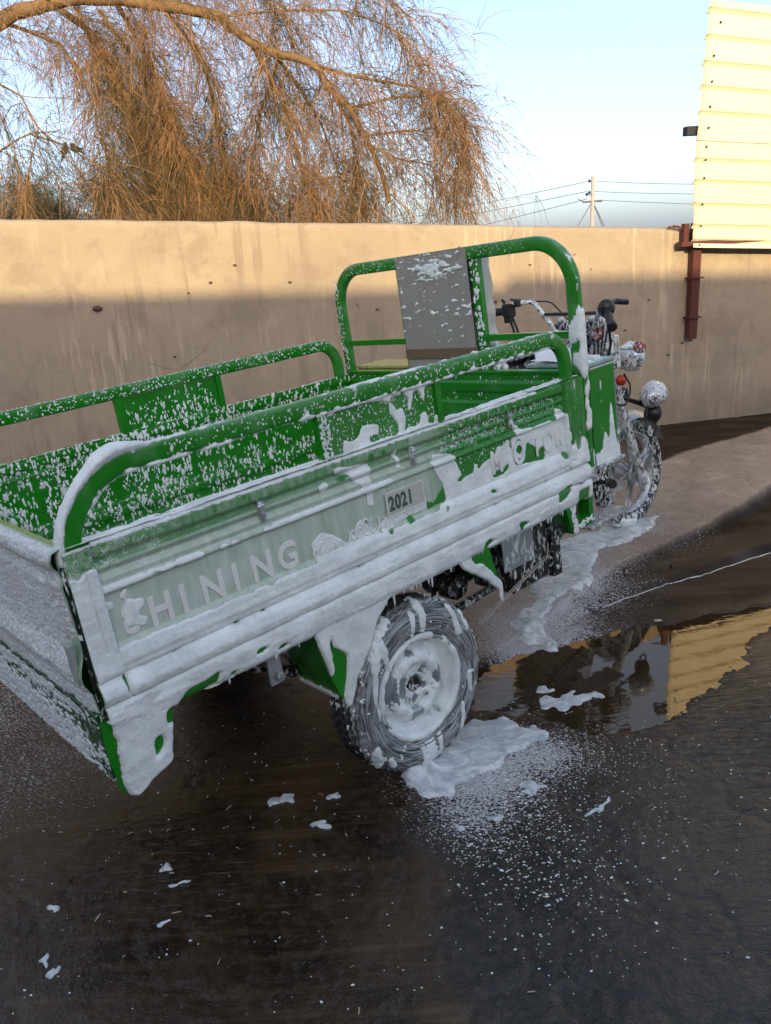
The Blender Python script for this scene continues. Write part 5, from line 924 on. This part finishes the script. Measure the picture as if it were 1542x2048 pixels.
xs_ = np.arange(1.08, 1.32, .0028); X_, Z_ = np.meshgrid(xs_, zs_, indexing='ij'); mk = pol(X_, Z_, [[(1.10, -.42), (1.175, -.42), (1.165, -.455), (1.19, -.475), (1.215, -.48), (1.25, -.52), (1.28, -.560), (1.296, -.575), (1.292, -.64), (1.285, -.655), (1.279, -.60), (1.235, -.55), (1.18, -.505), (1.13, -.47)]], .005, 45).astype(float); b = blur(mk, 1.6)
foam_skin('foam', np.stack([X_, np.full_like(X_, -.0015), Z_], -1), np.tile(A([0, -1., 0]), (*X_.shape, 1)), np.where(b > .45, np.minimum(1, (b-.45)*2.6)**.55*(.007+.002*fbm(X_*25, Z_*20, 3., 3)), -.001), mg2)
# ---------------------------------------------------------------- rear wheels
TP = [(.163, .016), (.170, .006), (.180, -.002), (.196, -.008), (.215, -.0105), (.232, -.009), (.247, -.003), (.257, .005), (.264, .013), (.270, .021), (.274, .030), (.275, .045), (.2755, .065), (.275, .085), (.274, .100), (.268, .112), (.252, .124), (.225, .135), (.190, .136), (.165, .120)]
def tyre(C, parent, flipy=1, hi=True):
    tp = A(TP); L = np.concatenate([[0], np.cumsum(np.hypot(*np.diff(tp, axis=0).T))]); s_ = np.linspace(0, L[-1], 110 if hi else 40); pr = np.stack([np.interp(s_, L, tp[:, 0]), np.interp(s_, L, tp[:, 1])], 1); n = 480 if hi else 120
    G = lathe_grid(np.stack([pr[:, 0], pr[:, 1]*flipy], 1), C, (0, 1, 0), n); Cn = A(C)+A([0, .065*flipy, 0]); ra = G-Cn; ra[..., 1] = 0; rad = np.linalg.norm(ra, axis=-1); ra = ra/rad[..., None]
    th = np.arange(n)/n*2*np.pi; r_ = pr[:, 0][:, None]; h_ = pr[:, 1][:, None]; dsp = np.zeros((len(s_), n))
    lug = .5+.5*np.tanh(6*np.sin(th[None]*58+(h_-.06)*60)); shoulder = ((r_ > .252) & (h_ < .035) | (r_ > .252) & (h_ > .1)); dsp -= .0042*(1-lug)*shoulder
    tread = (r_ > .2725) & (h_ > .03) & (h_ < .1); dsp -= .004*(1-(.5+.5*np.tanh(6*np.sin(th[None]*58+np.abs(h_-.065)*170))))*tread
    for g in (.045, .065, .085): dsp -= .006*np.exp(-((h_-g)/.0028)**2)*(r_ > .27)
    for rr_ in (.186, .205, .238, .243): dsp += .0012*np.exp(-((r_-rr_)/.0016)**2)*(h_ < .02)
    G = G+ra*dsp[..., None]
    film_ = np.where(h_ < .02, .95, np.where(h_ < .045, .55, .12))*np.ones((1, n)); zrel = (G[..., 2]-C[2]); film_ = film_*np.where(h_ > .02, sstep(-.12, .12, zrel+.1*perlin(th[None]*3, h_*20, 1.)), .72+.28*perlin(th[None]*2.2, 0*h_, 4.))
    o = gpart('tyre', G, 'tyre_rubber', cv=True, attrs={'film': np.clip(film_, 0, 1), 'ring': s_[:, None]*np.ones((1, n)), 'theta': th[None]*np.ones((len(s_), 1))}, parent=parent)
    return o, G, s_, th
RC = A([.892, -.002, -.770])
wh = thing('w', 'x', 'x'); del wh['label']; del wh['category']; wh.name = 'rear_wheel'; wh.parent = tk; wh.location = LO
ty, G, s_, th = tyre(RC, wh)
RP = [(.166, .014), (.1655, .006), (.162, .0035), (.157, .005), (.155, .012), (.154, .022), (.150, .034), (.143, .044), (.138, .050), (.128, .0505), (.118, .046), (.110, .034), (.105, .026), (.098, .022), (.085, .020), (.078, .024), (.072, .034), (.066, .037), (.040, .037), (.034, .036), (.032, .046), (.030, .060), (.002, .060)]
Lr = np.concatenate([[0], np.cumsum(np.hypot(*np.diff(A(RP), axis=0).T))]); sr = np.linspace(0, Lr[-1], 120); pr = np.stack([np.interp(sr, Lr, A(RP)[:, 0]), np.interp(sr, Lr, A(RP)[:, 1])], 1)
RG = lathe_grid(pr, RC, (0, 1, 0), 260); rim = gpart('rim', RG, 'silver_rim', cv=True, parent=wh)
NR = gnormals(RG, cv=True); NR = NR*np.sign(-(NR[..., 1:2])+1e-6)
tr_ = np.arange(260)/260*2*np.pi; xr_ = RG[..., 0]-RC[0]; zr_ = RG[..., 2]-RC[2]; rr_ = np.hypot(xr_, zr_)
nA = fbm(xr_*16, zr_*11, 5., 4); nB = fbm(xr_*45, zr_*30, 2., 3); ncir = fbm(rr_*90, np.arctan2(zr_, xr_)*1.2, 3., 3)
val = nA*.9+.25*nB+.22+.20*sstep(.0, -.14, zr_)-.55*np.exp(-((xr_+.105)**2+(zr_+.03)**2)/.0035)+.3*ncir*(rr_ > .11)
for hx, hz, hr in ((0, 0, .016), (.034, .038, .009), (.036, -.020, .008), (-.008, -.046, .009), (-.02, .004, .008), (.05, .028, .008), (-.012, -.100, .018), (-.022, -.088, .012), (.012, -.008, .012)): val = val-2.2*np.exp(-((xr_-hx)**2+(zr_-hz)**2)/(hr*hr))
hF = np.where(val > .02, np.minimum(1, (val-.02)*4)**.6*(.006+.004*nA+.002*nB), -.001); foam_skin('foam', RG, NR, hF, rim, cv=True)
for k in range(4):
    a = k*np.pi/2+.65; m = MB(); c = RC+A([.052*math.cos(a), .036, .052*math.sin(a)]); m.cyl(c, c-A([0, .016, 0]), .009, 6); m.out('lug_nut', 'soapy_chrome', rim)
m = MB(); m.cyl(RC+A([0, .060, 0]), RC+A([0, .034, 0]), .022, 14); m.out('axle_nut', 'soapy_black', rim)
m = MB(); m.lathe([(.166, .02), (.16, .06), (.16, .118), (.10, .122), (.05, .11)], RC, (0, 1, 0), 40); m.out('rim_back', 'soapy_silver', rim, True)
# foam strokes running down over the tyre
NT = gnormals(G, cv=True); cc = RC+A([0, .065, 0]); NT = NT*np.sign((NT*(G-cc)).sum(-1, keepdims=True)+1e-9); xt = G[..., 0]-RC[0]; zt2 = G[..., 2]-RC[2]; ytt = G[..., 1]-RC[1]
hv = np.full(xt.shape, -1.)
for x0, z0, x1, z1, w0, w1 in ((-.150, .235, -.170, .14, .024, .013), (-.172, .15, -.188, .06, .012, .008), (-.140, .22, -.118, .10, .015, .008), (-.19, .06, -.18, -.02, .007, .004), (.035, .262, .028, .175, .016, .010), (-.005, .245, -.015, .18, .011, .006), (.155, .205, .172, .115, .009, .011), (.205, .165, .212, .11, .007, .006), (.150, -.13, .135, -.215, .006, .010), (.195, -.04, .19, -.10, .010, .006),
    (-.012, -.15, -.004, -.275, .017, .030), (.035, -.18, .03, -.25, .009, .008), (-.04, -.19, -.035, -.27, .008, .012), (-.215, -.11, -.20, -.175, .014, .010), (-.17, -.16, -.16, -.19, .010, .008), (-.09, .255, -.13, .24, .013, .02)):
    d_ = A([x1-x0, z1-z0]); L2 = d_@d_; t_ = np.clip(((xt-x0)*d_[0]+(zt2-z0)*d_[1])/L2, 0, 1); dd_ = np.hypot(xt-x0-t_*d_[0], zt2-z0-t_*d_[1]); hv = np.maximum(hv, 1-dd_/(w0+(w1-w0)*t_)/(1+.45*perlin(xt*60, zt2*60, x0*9)))
hv = np.where(ytt < .055, hv, -1); hT = np.where(hv > 0, hv**.6*.007*(1+.3*perlin(xt*40, zt2*40, 3.)), -.001)
nsh = fbm(xt*34, zt2*34, ytt*60+2, 4); hT = np.maximum(hT, np.where((nsh > .36) & (zt2 > -.24) & (ytt < .06) & (zt2 < .2), .0022, -.001)); hT = np.where((ytt > .022) & (ytt < .115) & (zt2 > .03)&(zt2 < .25)& (nsh > .12), .0025, hT)
foam_skin('foam', G, NT, hT, ty, cv=True)
# suds poured at the foot of the wheel
# far rear wheel
w2 = bpy.data.objects.new('rear_wheel', None); COL.objects.link(w2); w2.parent = tk; w2.location = LO
tyre(A([.892, 1.292, -.770]), w2, -1, False); m = MB(); m.lathe([(.166, -.014), (.15, -.034), (.11, -.034), (.08, -.022), (.06, -.037), (.002, -.06)], (.892, 1.292, -.77), (0, 1, 0), 40); m.lathe([(.166, -.02), (.16, -.06), (.16, -.118), (.10, -.122), (.02, -.11)], (.892, 1.292, -.77), (0, 1, 0), 40); m.out('rim', 'silver_rim', w2, True)
# ---------------------------------------------------------------- underbody
for y_ in (.24, 1.05):
    m = MB(); m.box((1.08, y_, -.475), (2.1, .045, .07), None, .1); part(m, 'chassis_beam', 'soapy_black')
for x_ in (.12, .5, 1.3, 1.75): m = MB(); m.box((x_, .645, -.44), (.05, 1.2, .05), None, .1); part(m, 'cross_member', 'soapy_black')
m = MB(); m.cyl((.892, .08, -.77), (.892, 1.21, -.77), .032, 14); m.dome((.892, .60, -.77), .105, (1, 1.1, 1), 10, 16); part(m, 'rear_axle', 'soapy_black', True)
for y_ in (.19, 1.10):
    m = MB()
    for k in range(5): m.tube(np.stack([np.linspace(.43+.06*k, 1.33-.06*k, 15), np.full(15, y_), -.66-.012*k-.0+.11*((np.linspace(-1, 1, 15)*(1-.13*k))**2)], 1), .009+0*k, 6)
    m.box((.892, y_, -.72), (.09, .07, .10)); part(m, 'leaf_spring', 'soapy_black')
m = MB(); m.box((.443, .062, -.505), (.042, .010, .105), None, .3); m.box((.452, .10, -.44), (.06, .09, .05)); sh = part(m, 'spring_shackle', 'galvanised'); m = MB(); m.cyl((.446, .06, -.53), (.446, .038, -.53), .014, 6); m.cyl((.446, .04, -.53), (.446, .028, -.53), .007, 8); m.out('bolt', 'soapy_silver', sh)
m = MB(); m.dome((1.262, .20, -.585), .055, (1, .9, 1.25), 9, 14); m.box((1.30, .22, -.56), (.13, .10, .14), None, .3); m.cyl((1.24, .14, -.60), (1.24, .28, -.60), .05, 14); part(m, 'spring_hanger', 'soapy_black', True)
m = MB(); m.box((1.62, .22, -.60), (.27, .20, .26), None, .1); m.box((1.735, .19, -.63), (.05, .16, .22), None, .1); m.box((1.55, .2, -.48), (.44, .2, .05)); bb = part(m, 'battery_box', 'soapy_black')
m = MB(); m.box((1.492, .085, -.535), (.165, .006, .145), None, .3); m.box((1.492, .10, -.47), (.17, .05, .02)); part(m, 'battery_cover', 'soapy_silver')
m = MB(); m.tube(resample([(1.275, .10, -.749), (1.47, .10, -.693), (1.666, .10, -.640), (1.70, .12, -.60)], .03), .0028, 6); m.tube(resample([(1.275, .112, -.749), (1.47, .112, -.695), (1.666, .112, -.640)], .03), .0022, 6); part(m, 'brake_cable', 'straw', True)
m = MB(); m.cyl((1.05, .35, -.82), (1.80, .35, -.79), .017, 10); m.cyl((1.80, .35, -.79), (2.3, .4, -.7), .022, 10); part(m, 'drive_shaft', 'soapy_black')
m = MB(); m.cyl((1.2, .9, -.62), (1.7, .9, -.60), .06, 14); m.cyl((1.7, .9, -.60), (2.4, .75, -.72), .02, 8); part(m, 'exhaust', 'soapy_black')
# ---------------------------------------------------------------- tool boxes, seat
def toolbox(y0, y1, lid_m, nm):
    m = MB(); m.box((1.945, (y0+y1)/2, -.155), (.155, y1-y0, .35), None, .03); o = part(m, 'tool_box', 'green_paint')
    m = MB(); m.box((1.945, (y0+y1)/2, .0245), (.162, y1-y0+.008, .012), None, .2); m.out('lid', lid_m, o); return o
tb1 = toolbox(.004, .275, 'teal_lid', 'r'); tb2 = toolbox(.93, 1.27, 'yellow_lid', 'l')
xs_ = np.arange(1.868, 2.022, .003); zs_ = np.arange(.015, -.34, -.003); X_, Z_ = np.meshgrid(xs_, zs_, indexing='ij'); d_ = perlin(X_*75, Z_*7, 3.)+.5*fbm(X_*30, Z_*30, 4., 3)
peak = -.30+.17*np.exp(-((X_-1.985)/.016)**2)+.07*np.exp(-((X_-1.94)/.02)**2)
hh = np.where((Z_ < peak+.01*d_) | (d_ > .62) & (X_ < 1.96) | (Z_ > .008), .0045, -.001); hh = (blur(hh, 1.2))
foam_skin('foam', np.stack([X_, np.full_like(X_, .0035), Z_], -1), np.tile(A([0, -1., 0]), (*X_.shape, 1)), hh-.0012, tb1)
xs_ = np.arange(1.872, 2.02, .004); ys_ = np.arange(.01, .27, .004); X_, Y_ = np.meshgrid(xs_, ys_, indexing='ij'); n_ = fbm(X_*20, Y_*20, 1., 4); foam_skin('foam', np.stack([X_, Y_, np.full_like(X_, .031)], -1), np.tile(A([0, 0, 1.]), (*X_.shape, 1)), np.where(n_+1.6*sstep(.09, .17, Y_) > .18, .004+.006*sstep(.1, .2, Y_)+.003*n_, -.001), tb1)
m = MB(); m.box((1.95, .0, -.345), (.17, .03, .012), None, .3); m.cyl((2.02, .008, -.02), (2.02, .008, -.33), .006, 8); m.out('rim_strip', 'soapy_silver', tb1)
m = MB(); m.box((2.02, .62, .0), (.26, .34, .07), None, .4); part(m, 'seat', 'soapy_black', True)
ys_ = np.linspace(.455, .87, 60); zs_ = np.linspace(.02, .455, 70); Y_, Z_ = np.meshgrid(ys_, zs_, indexing='ij'); w_ = .010*fbm(Y_*14, Z_*9, 2., 4); P1_ = np.stack([1.862+w_, Y_+.012*perlin(Z_*14, 0, 4.), Z_], -1); P2_ = np.stack([1.925+.012*fbm(Y_*12, Z_*12, 8., 4), Y_+.03*perlin(Z_*11, 1., 4.)-.02*sstep(.15, .02, Z_), Z_-.01], -1)
m = MB(); m.grid(P1_); m.grid(P2_); e1 = np.stack([P1_[0], P2_[0]], 0); e2 = np.stack([P1_[-1], P2_[-1]], 0); e3 = np.stack([P1_[:, -1], P2_[:, -1]], 0); e4 = np.stack([P1_[:, 0], P2_[:, 0]], 0)
for e in (e1, e2, e3, e4): m.grid(e)
bw = part(m, 'seat_back', 'cover_wrap', True)
clots((1.87, .462, .06), (1.90, .462, .43), (0, -1, 0), 110, .002, .009, bw, 14, spread=(.03, 0, .0)); clots((1.86, .40, .03), (1.90, .46, .10), (-.5, -.8, .3), 70, .005, .016, bw, 15, spread=(.02, .02, .03))
# ---------------------------------------------------------------- motorcycle front
FWC = A([3.05, .645, -.762])
fw = bpy.data.objects.new('front_wheel', None); COL.objects.link(fw); fw.parent = tk; fw.location = LO
fp_ = A([(.215, -.018), (.225, -.034), (.242, -.042), (.258, -.040), (.270, -.034), (.280, -.018), (.284, 0), (.280, .018), (.270, .034), (.258, .040), (.242, .042), (.225, .034), (.215, .018)]); L = np.concatenate([[0], np.cumsum(np.hypot(*np.diff(fp_, axis=0).T))]); s_ = np.linspace(0, L[-1], 60); pr = np.stack([np.interp(s_, L, fp_[:, 0]), np.interp(s_, L, fp_[:, 1])], 1)
G = lathe_grid(pr, FWC, (0, 1, 0), 360); ra = G-FWC; ra[..., 1] = 0; ra /= np.linalg.norm(ra, axis=-1, keepdims=True); th = np.arange(360)/360*2*np.pi; row = np.floor(pr[:, 1]/.0145+.5)[:, None]
kn = (.5+.5*np.tanh(5*np.sin(th[None]*44+row*np.pi)))*(.5+.5*np.tanh(8*np.cos(pr[:, 1][:, None]/.0145*2*np.pi)))*(pr[:, 0][:, None] > .262); G = G+ra*(kn*.007)[..., None]
fty = gpart('tyre', G, 'sudsy_tyre', cv=True, parent=fw)
m = MB(); m.lathe([(.216, -.018), (.212, -.026), (.205, -.024), (.198, -.012), (.192, -.010), (.192, .010), (.198, .012), (.205, .024), (.212, .026), (.216, .018)], FWC, (0, 1, 0), 60); frim = m.out('rim', 'soapy_silver', fw, True)
for k in range(6):
    a = k*np.pi/3+.35; d_ = A([math.cos(a), 0, math.sin(a)]); e_ = A([-math.sin(a), 0, math.cos(a)])
    m = MB()
    for s0 in (-1, 1): m.cyl(FWC+d_*.03+e_*.012*s0+A([0, -.02, 0]), FWC+d_*.196+e_*.022*s0+A([0, -.006, 0]), .009, 7, .0075)
    m.out('spoke', 'soapy_silver', frim)
m = MB(); m.cyl(FWC+A([0, -.055, 0]), FWC+A([0, .055, 0]), .045, 20); m.cyl(FWC+A([0, -.075, 0]), FWC+A([0, .075, 0]), .018, 12); m.cyl(FWC+A([0, -.06, 0]), FWC+A([0, -.045, 0]), .068, 24); m.out('hub', 'soapy_silver', fw)
nT = gnormals(G, cv=True); nT = nT*np.sign((nT*(G-FWC)).sum(-1, keepdims=True)+1e-9); v_ = fbm(G[..., 0]*35, G[..., 1]*35, G[..., 2]*35, 4)
foam_skin('foam', G, nT, sstep(.0, .45, v_-.30+.9*np.exp(-(((G[..., 0]-2.96)/.10)**2+((G[..., 2]+1.02)/.06)**2)))*.012-.002, fty, cv=True)
for s0 in (-1, 1):
    y_ = .645+.088*s0; m = MB(); m.cyl((2.70, y_, .09), (2.86, y_, -.30), .0165, 14); m.cyl((2.85, y_, -.28), (3.035, y_, -.765), .026, 14, .023); m.cyl((2.845, y_, -.265), (2.857, y_, -.295), .032, 14); m.dome((3.045, y_, -.775), .032, (1, .9, 1.2), 7, 10); part(m, 'fork_leg', 'soapy_chrome')
m = MB(); m.box((2.845, .645, -.285), (.075, .25, .03), None, .3); m.box((2.72, .645, .055), (.075, .23, .03), None, .3); m.cyl((2.71, .645, .06), (2.83, .645, -.28), .028, 14); m.box((2.84, .60, -.31), (.20, .12, .05), None, .3); part(m, 'triple_clamp', 'soapy_black')
# front mudguard
a_ = np.linspace(R(20), R(150), 40); w_ = np.linspace(-1, 1, 13); Aa, Ww = np.meshgrid(a_, w_, indexing='ij'); rad_ = .325-.035*np.abs(Ww)**2.5; P_ = np.stack([FWC[0]+rad_*np.cos(Aa), FWC[1]+.062*Ww, FWC[2]+rad_*np.sin(Aa)], -1); m = MB(); m.grid(P_); m.grid(P_*1.0-np.stack([.004*np.cos(Aa), 0*Aa, .004*np.sin(Aa)], -1)); part(m, 'front_mudguard', 'soapy_silver', True)
m = MB(); m.cyl((2.97, .565, -.52), (3.035, .56, -.75), .007, 8); m.cyl((3.15, .565, -.53), (3.05, .56, -.75), .007, 8); part(m, 'mudguard_stay', 'soapy_silver')
# handlebar
hb_pts = [(2.385, .245, .092), (2.50, .345, .150), (2.60, .44, .135), (2.70, .56, .02), (2.72, .61, .02), (2.72, .68, .02), (2.69, .75, .03), (2.655, .85, .185), (2.60, .92, .185), (2.56, 1.03, .155)]
P_, _ = sweep(fillet(hb_pts, .04, .01), .0115, .0115, 12, 1); hbar = gpart('handlebar', P_, 'soapy_chrome', cv=True, caps=True)
m = MB(); m.cyl((2.67, .80, .118), (2.645, .47, .112), .008, 10); m.out('brace', 'black_plastic', hbar)
m = MB(); m.cyl((2.375, .236, .086), (2.46, .31, .130), .018, 16, .017); m.cyl((2.37, .232, .083), (2.385, .245, .092), .0215, 16); m.cyl((2.3695, .2315, .0828), (2.366, .229, .081), .013, 12); m.out('grip', 'black_rubber', hbar)
m = MB(); m.cyl((2.545, 1.045, .152), (2.575, .965, .158), .019, 14); m.cyl((2.545, 1.045, .152), (2.55, 1.035, .152), .023, 14); m.out('grip', 'black_rubber', hbar)
m = MB(); m.box((2.585, .945, .158), (.05, .055, .065), None, .3); m.box((2.58, .945, .115), (.03, .04, .03)); m.cyl((2.57, .95, .195), (2.56, .96, .215), .008, 8); m.box((2.60, .90, .187), (.035, .022, .035), None, .3); m.cyl((2.61, .90, .20), (2.625, .96, .205), .006, 8); m.out('switch_box', 'black_plastic', hbar)
m = MB(); m.dome((2.49, .335, .148), .040, (1, .9, 1), 8, 12); m.cyl((2.51, .36, .165), (2.62, .36, .16), .011, 10); m.cyl((2.60, .36, .163), (2.66, .34, .150), .013, 8); m.out('switch_box', 'black_plastic', hbar)
m = MB(); m.tube(fillet([(2.50, .34, .13), (2.53, .35, .0), (2.60, .42, -.10)], .06, .015), .006, 7); m.tube(fillet([(2.59, .95, .12), (2.60, .92, .0), (2.66, .80, -.08)], .05, .015), .006, 7); m.tube(fillet([(2.59, .93, .12), (2.60, .90, .02), (2.67, .79, -.04)], .05, .015), .006, 7); m.tube(fillet([(2.64, .9, .19), (2.75, .82, .17), (2.78, .72, .05)], .05, .015), .004, 6); part(m, 'control_cable', 'black_rubber', True, props={'kind': 'stuff'})
# gauges, headlamp, lamps
for y_, r_ in ((.60, .047), (.735, .050)):
    c = A([2.785, y_, .050]); ax_ = A([-.72, 0, .69]); m = MB(); m.cyl(c-ax_*.045, c, r_*.9, 22, r_); gz = part(m, 'gauge', 'soapy_chrome'); m = MB(); m.cyl(c+ax_*.0012, c+ax_*.003, r_*.80, 22); m.out('dial', 'soapy_silver', gz); m = MB(); m.cyl(c+ax_*.003, c+ax_*.005, .006, 8); m.box(c+ax_*.004+A([.0, .012, .0]), (.004, .03, .003)); m.out('pointer', 'black_plastic', gz)
m = MB(); m.lathe([(.012, -.09), (.036, -.078), (.058, -.052), (.071, -.01), (.075, .02), (.071, .03), (.066, .034), (.002, .042)], (3.06, .60, -.160), (1, -.1, -.05), 26); hl = part(m, 'headlamp', 'soapy_chrome', True); m = MB(); m.lathe([(.066, .036), (.04, .046), (.002, .052)], (3.06, .60, -.16), (1, -.1, -.05), 24); m.out('lens', 'galvanised', hl, True)
def round_lamp(c, ax, r_, nm, m1, m2, dp=.05):
    m = MB(); m.lathe([(.004, -dp), (r_*.6, -dp*.8), (r_*.95, -dp*.2), (r_, .0), (r_*.96, .006)], c, ax, 22); o = part(m, nm, m1, True); m = MB(); m.lathe([(r_*.93, .004), (r_*.8, .012), (.002, .017)], c, ax, 20); m.out('lens', m2, o, True); return o
round_lamp((2.945, .47, -.093), (-.9, -.45, .1), .031, 'indicator', 'soapy_chrome', 'soapy_red'); round_lamp((2.93, .85, -.085), (-.9, -.3, .1), .031, 'indicator', 'soapy_chrome', 'soapy_red')
m = MB(); m.cyl((2.95, .48, -.10), (2.95, .85, -.095), .009, 8); part(m, 'lamp_bar', 'soapy_chrome')
round_lamp((2.815, .50, -.228), (-.6, -.8, .1), .026, 'reflector', 'soapy_black', 'red_lens', .02)
round_lamp((2.70, .53, .01), (-.8, -.5, .3), .03, 'reflector', 'soapy_black', 'soapy_red', .03)
m = MB()
for k in range(7): m.tube(fillet([(2.60+.03*k, .40+.05*k, .08-.015*k), (2.72+.02*k, .52+.03*k, -.08-.03*k), (2.78+.015*k, .60+.01*k, -.24)], .06, .02), .0045, 5)
for k in range(4): m.tube(fillet([(2.78, .62+.03*k, .01), (2.86, .60+.03*k, -.06), (2.84, .56+.02*k, -.20)], .05, .02), .005, 5)
part(m, 'wiring_loom', 'soapy_black', True, props={'kind': 'stuff'})
m = MB(); m.box((2.80, .63, -.06), (.10, .22, .09), None, .3); m.box((2.86, .56, -.10), (.05, .05, .16), None, .3); m.cyl((2.78, .50, -.02), (2.80, .78, -.02), .018, 10); part(m, 'lamp_bracket', 'soapy_chrome')
m = MB(); m.tube(fillet([(2.83, .49, -.20), (2.88, .485, -.27), (2.82, .485, -.36), (2.74, .49, -.32)], .05, .012), .0045, 6); m.tube(fillet([(2.99, .47, -.38), (2.93, .46, -.50), (3.02, .46, -.60), (3.06, .47, -.44)], .05, .012), .0045, 6); part(m, 'wiring', 'black_rubber', True)
# lower spot lamp: chrome bowl seen from behind, with black horn below
c = A([3.035, .47, -.345]); m = MB(); m.lathe([(.004, -.076), (.030, -.068), (.052, -.045), (.063, -.005), (.067, .03), (.060, .042)], c, (.95, .2, .05), 26); part(m, 'spot_lamp', 'soapy_chrome', True)
m = MB(); m.lathe([(.004, -.045), (.03, -.04), (.043, -.015), (.046, .015), (.030, .03), (.004, .03)], A([3.045, .475, -.44]), (.7, -.6, -.2), 22, True); m.cyl((3.03, .50, -.40), (2.86, .56, -.31), .012, 8); part(m, 'horn', 'black_plastic', True)
# tank, engine, frame
m = MB(); u_ = np.linspace(0, 1, 20)[:, None]; v_ = np.linspace(0, 2*np.pi, 26, endpoint=False)[None]; rw = np.sin(np.clip(u_*1.02+.06, 0, 1)*np.pi)**.45; f_ = lambda c: np.sign(c)*np.abs(c)**.75
P_ = np.stack([2.30+.36*u_+0*v_, .645+.15*rw*f_(np.cos(v_)), -.13+.02*u_+.105*rw*f_(np.sin(v_))], -1); m.grid(P_, cv=True, caps=True); tank = part(m, 'fuel_tank', 'soapy_red', True); tn = gnormals(P_, cv=True); tn = tn*np.sign((tn*(P_-A([2.48, .645, -.12]))).sum(-1, keepdims=True)+1e-9)
foam_skin('foam', P_, tn, .010+.006*fbm(P_[..., 0]*20, P_[..., 1]*20, P_[..., 2]*20, 3)-.02*(P_[..., 2] < -.15), tank, cv=True)
m = MB(); m.cyl((2.49, .66, -.022), (2.487, .66, .0), .045, 24, .040); m.cyl((2.487, .66, .0), (2.486, .66, .006), .032, 24); cp_ = m.out('filler_cap', 'soapy_silver', tank)
for k in range(7): a = k*2*np.pi/7; m = MB(); m.cyl((2.486+.022*math.cos(a), .66+.022*math.sin(a), .006), (2.486+.022*math.cos(a), .66+.022*math.sin(a), .0085), .005, 8); m.out('vent_hole', 'black_plastic', tank)
m = MB(); m.box((2.42, .645, -.55), (.36, .22, .24), None, .3); m.cyl((2.50, .645, -.42), (2.58, .645, -.20), .075, 18)
for k in range(6): m.cyl((2.51+.012*k, .645, -.38+.03*k), (2.513+.012*k, .645, -.371+.03*k), .10, 18)
m.cyl((2.36, .49, -.56), (2.36, .54, -.56), .09, 20); m.cyl((2.5, .5, -.58), (2.5, .55, -.58), .07, 20); part(m, 'engine', 'soapy_chrome')
m = MB(); m.cyl((2.28, .22, -.555), (2.42, .33, -.60), .020, 12); m.cyl((2.42, .33, -.60), (2.42, .50, -.62), .010, 8); part(m, 'foot_peg', 'black_rubber')
for s0 in (-1, 1):
    m = MB(); m.tube(fillet([(1.83, .645+.20*s0, -.46), (2.2, .645+.16*s0, -.70), (2.55, .645+.10*s0, -.72), (2.70, .645+.03*s0, -.20)], .08, .02), .017, 10); part(m, 'frame_tube', 'soapy_black', True)
m = MB(); m.tube(fillet([(1.85, .645, -.10), (2.3, .645, -.22), (2.66, .645, -.02)], .1, .02), .022, 10); part(m, 'frame_tube', 'soapy_black', True)
m = MB(); m.box((2.17, .36, -.53), (.02, .22, .34), None, .3); m.box((2.30, .30, -.72), (.30, .10, .012), None, .3); part(m, 'leg_shield', 'soapy_silver')
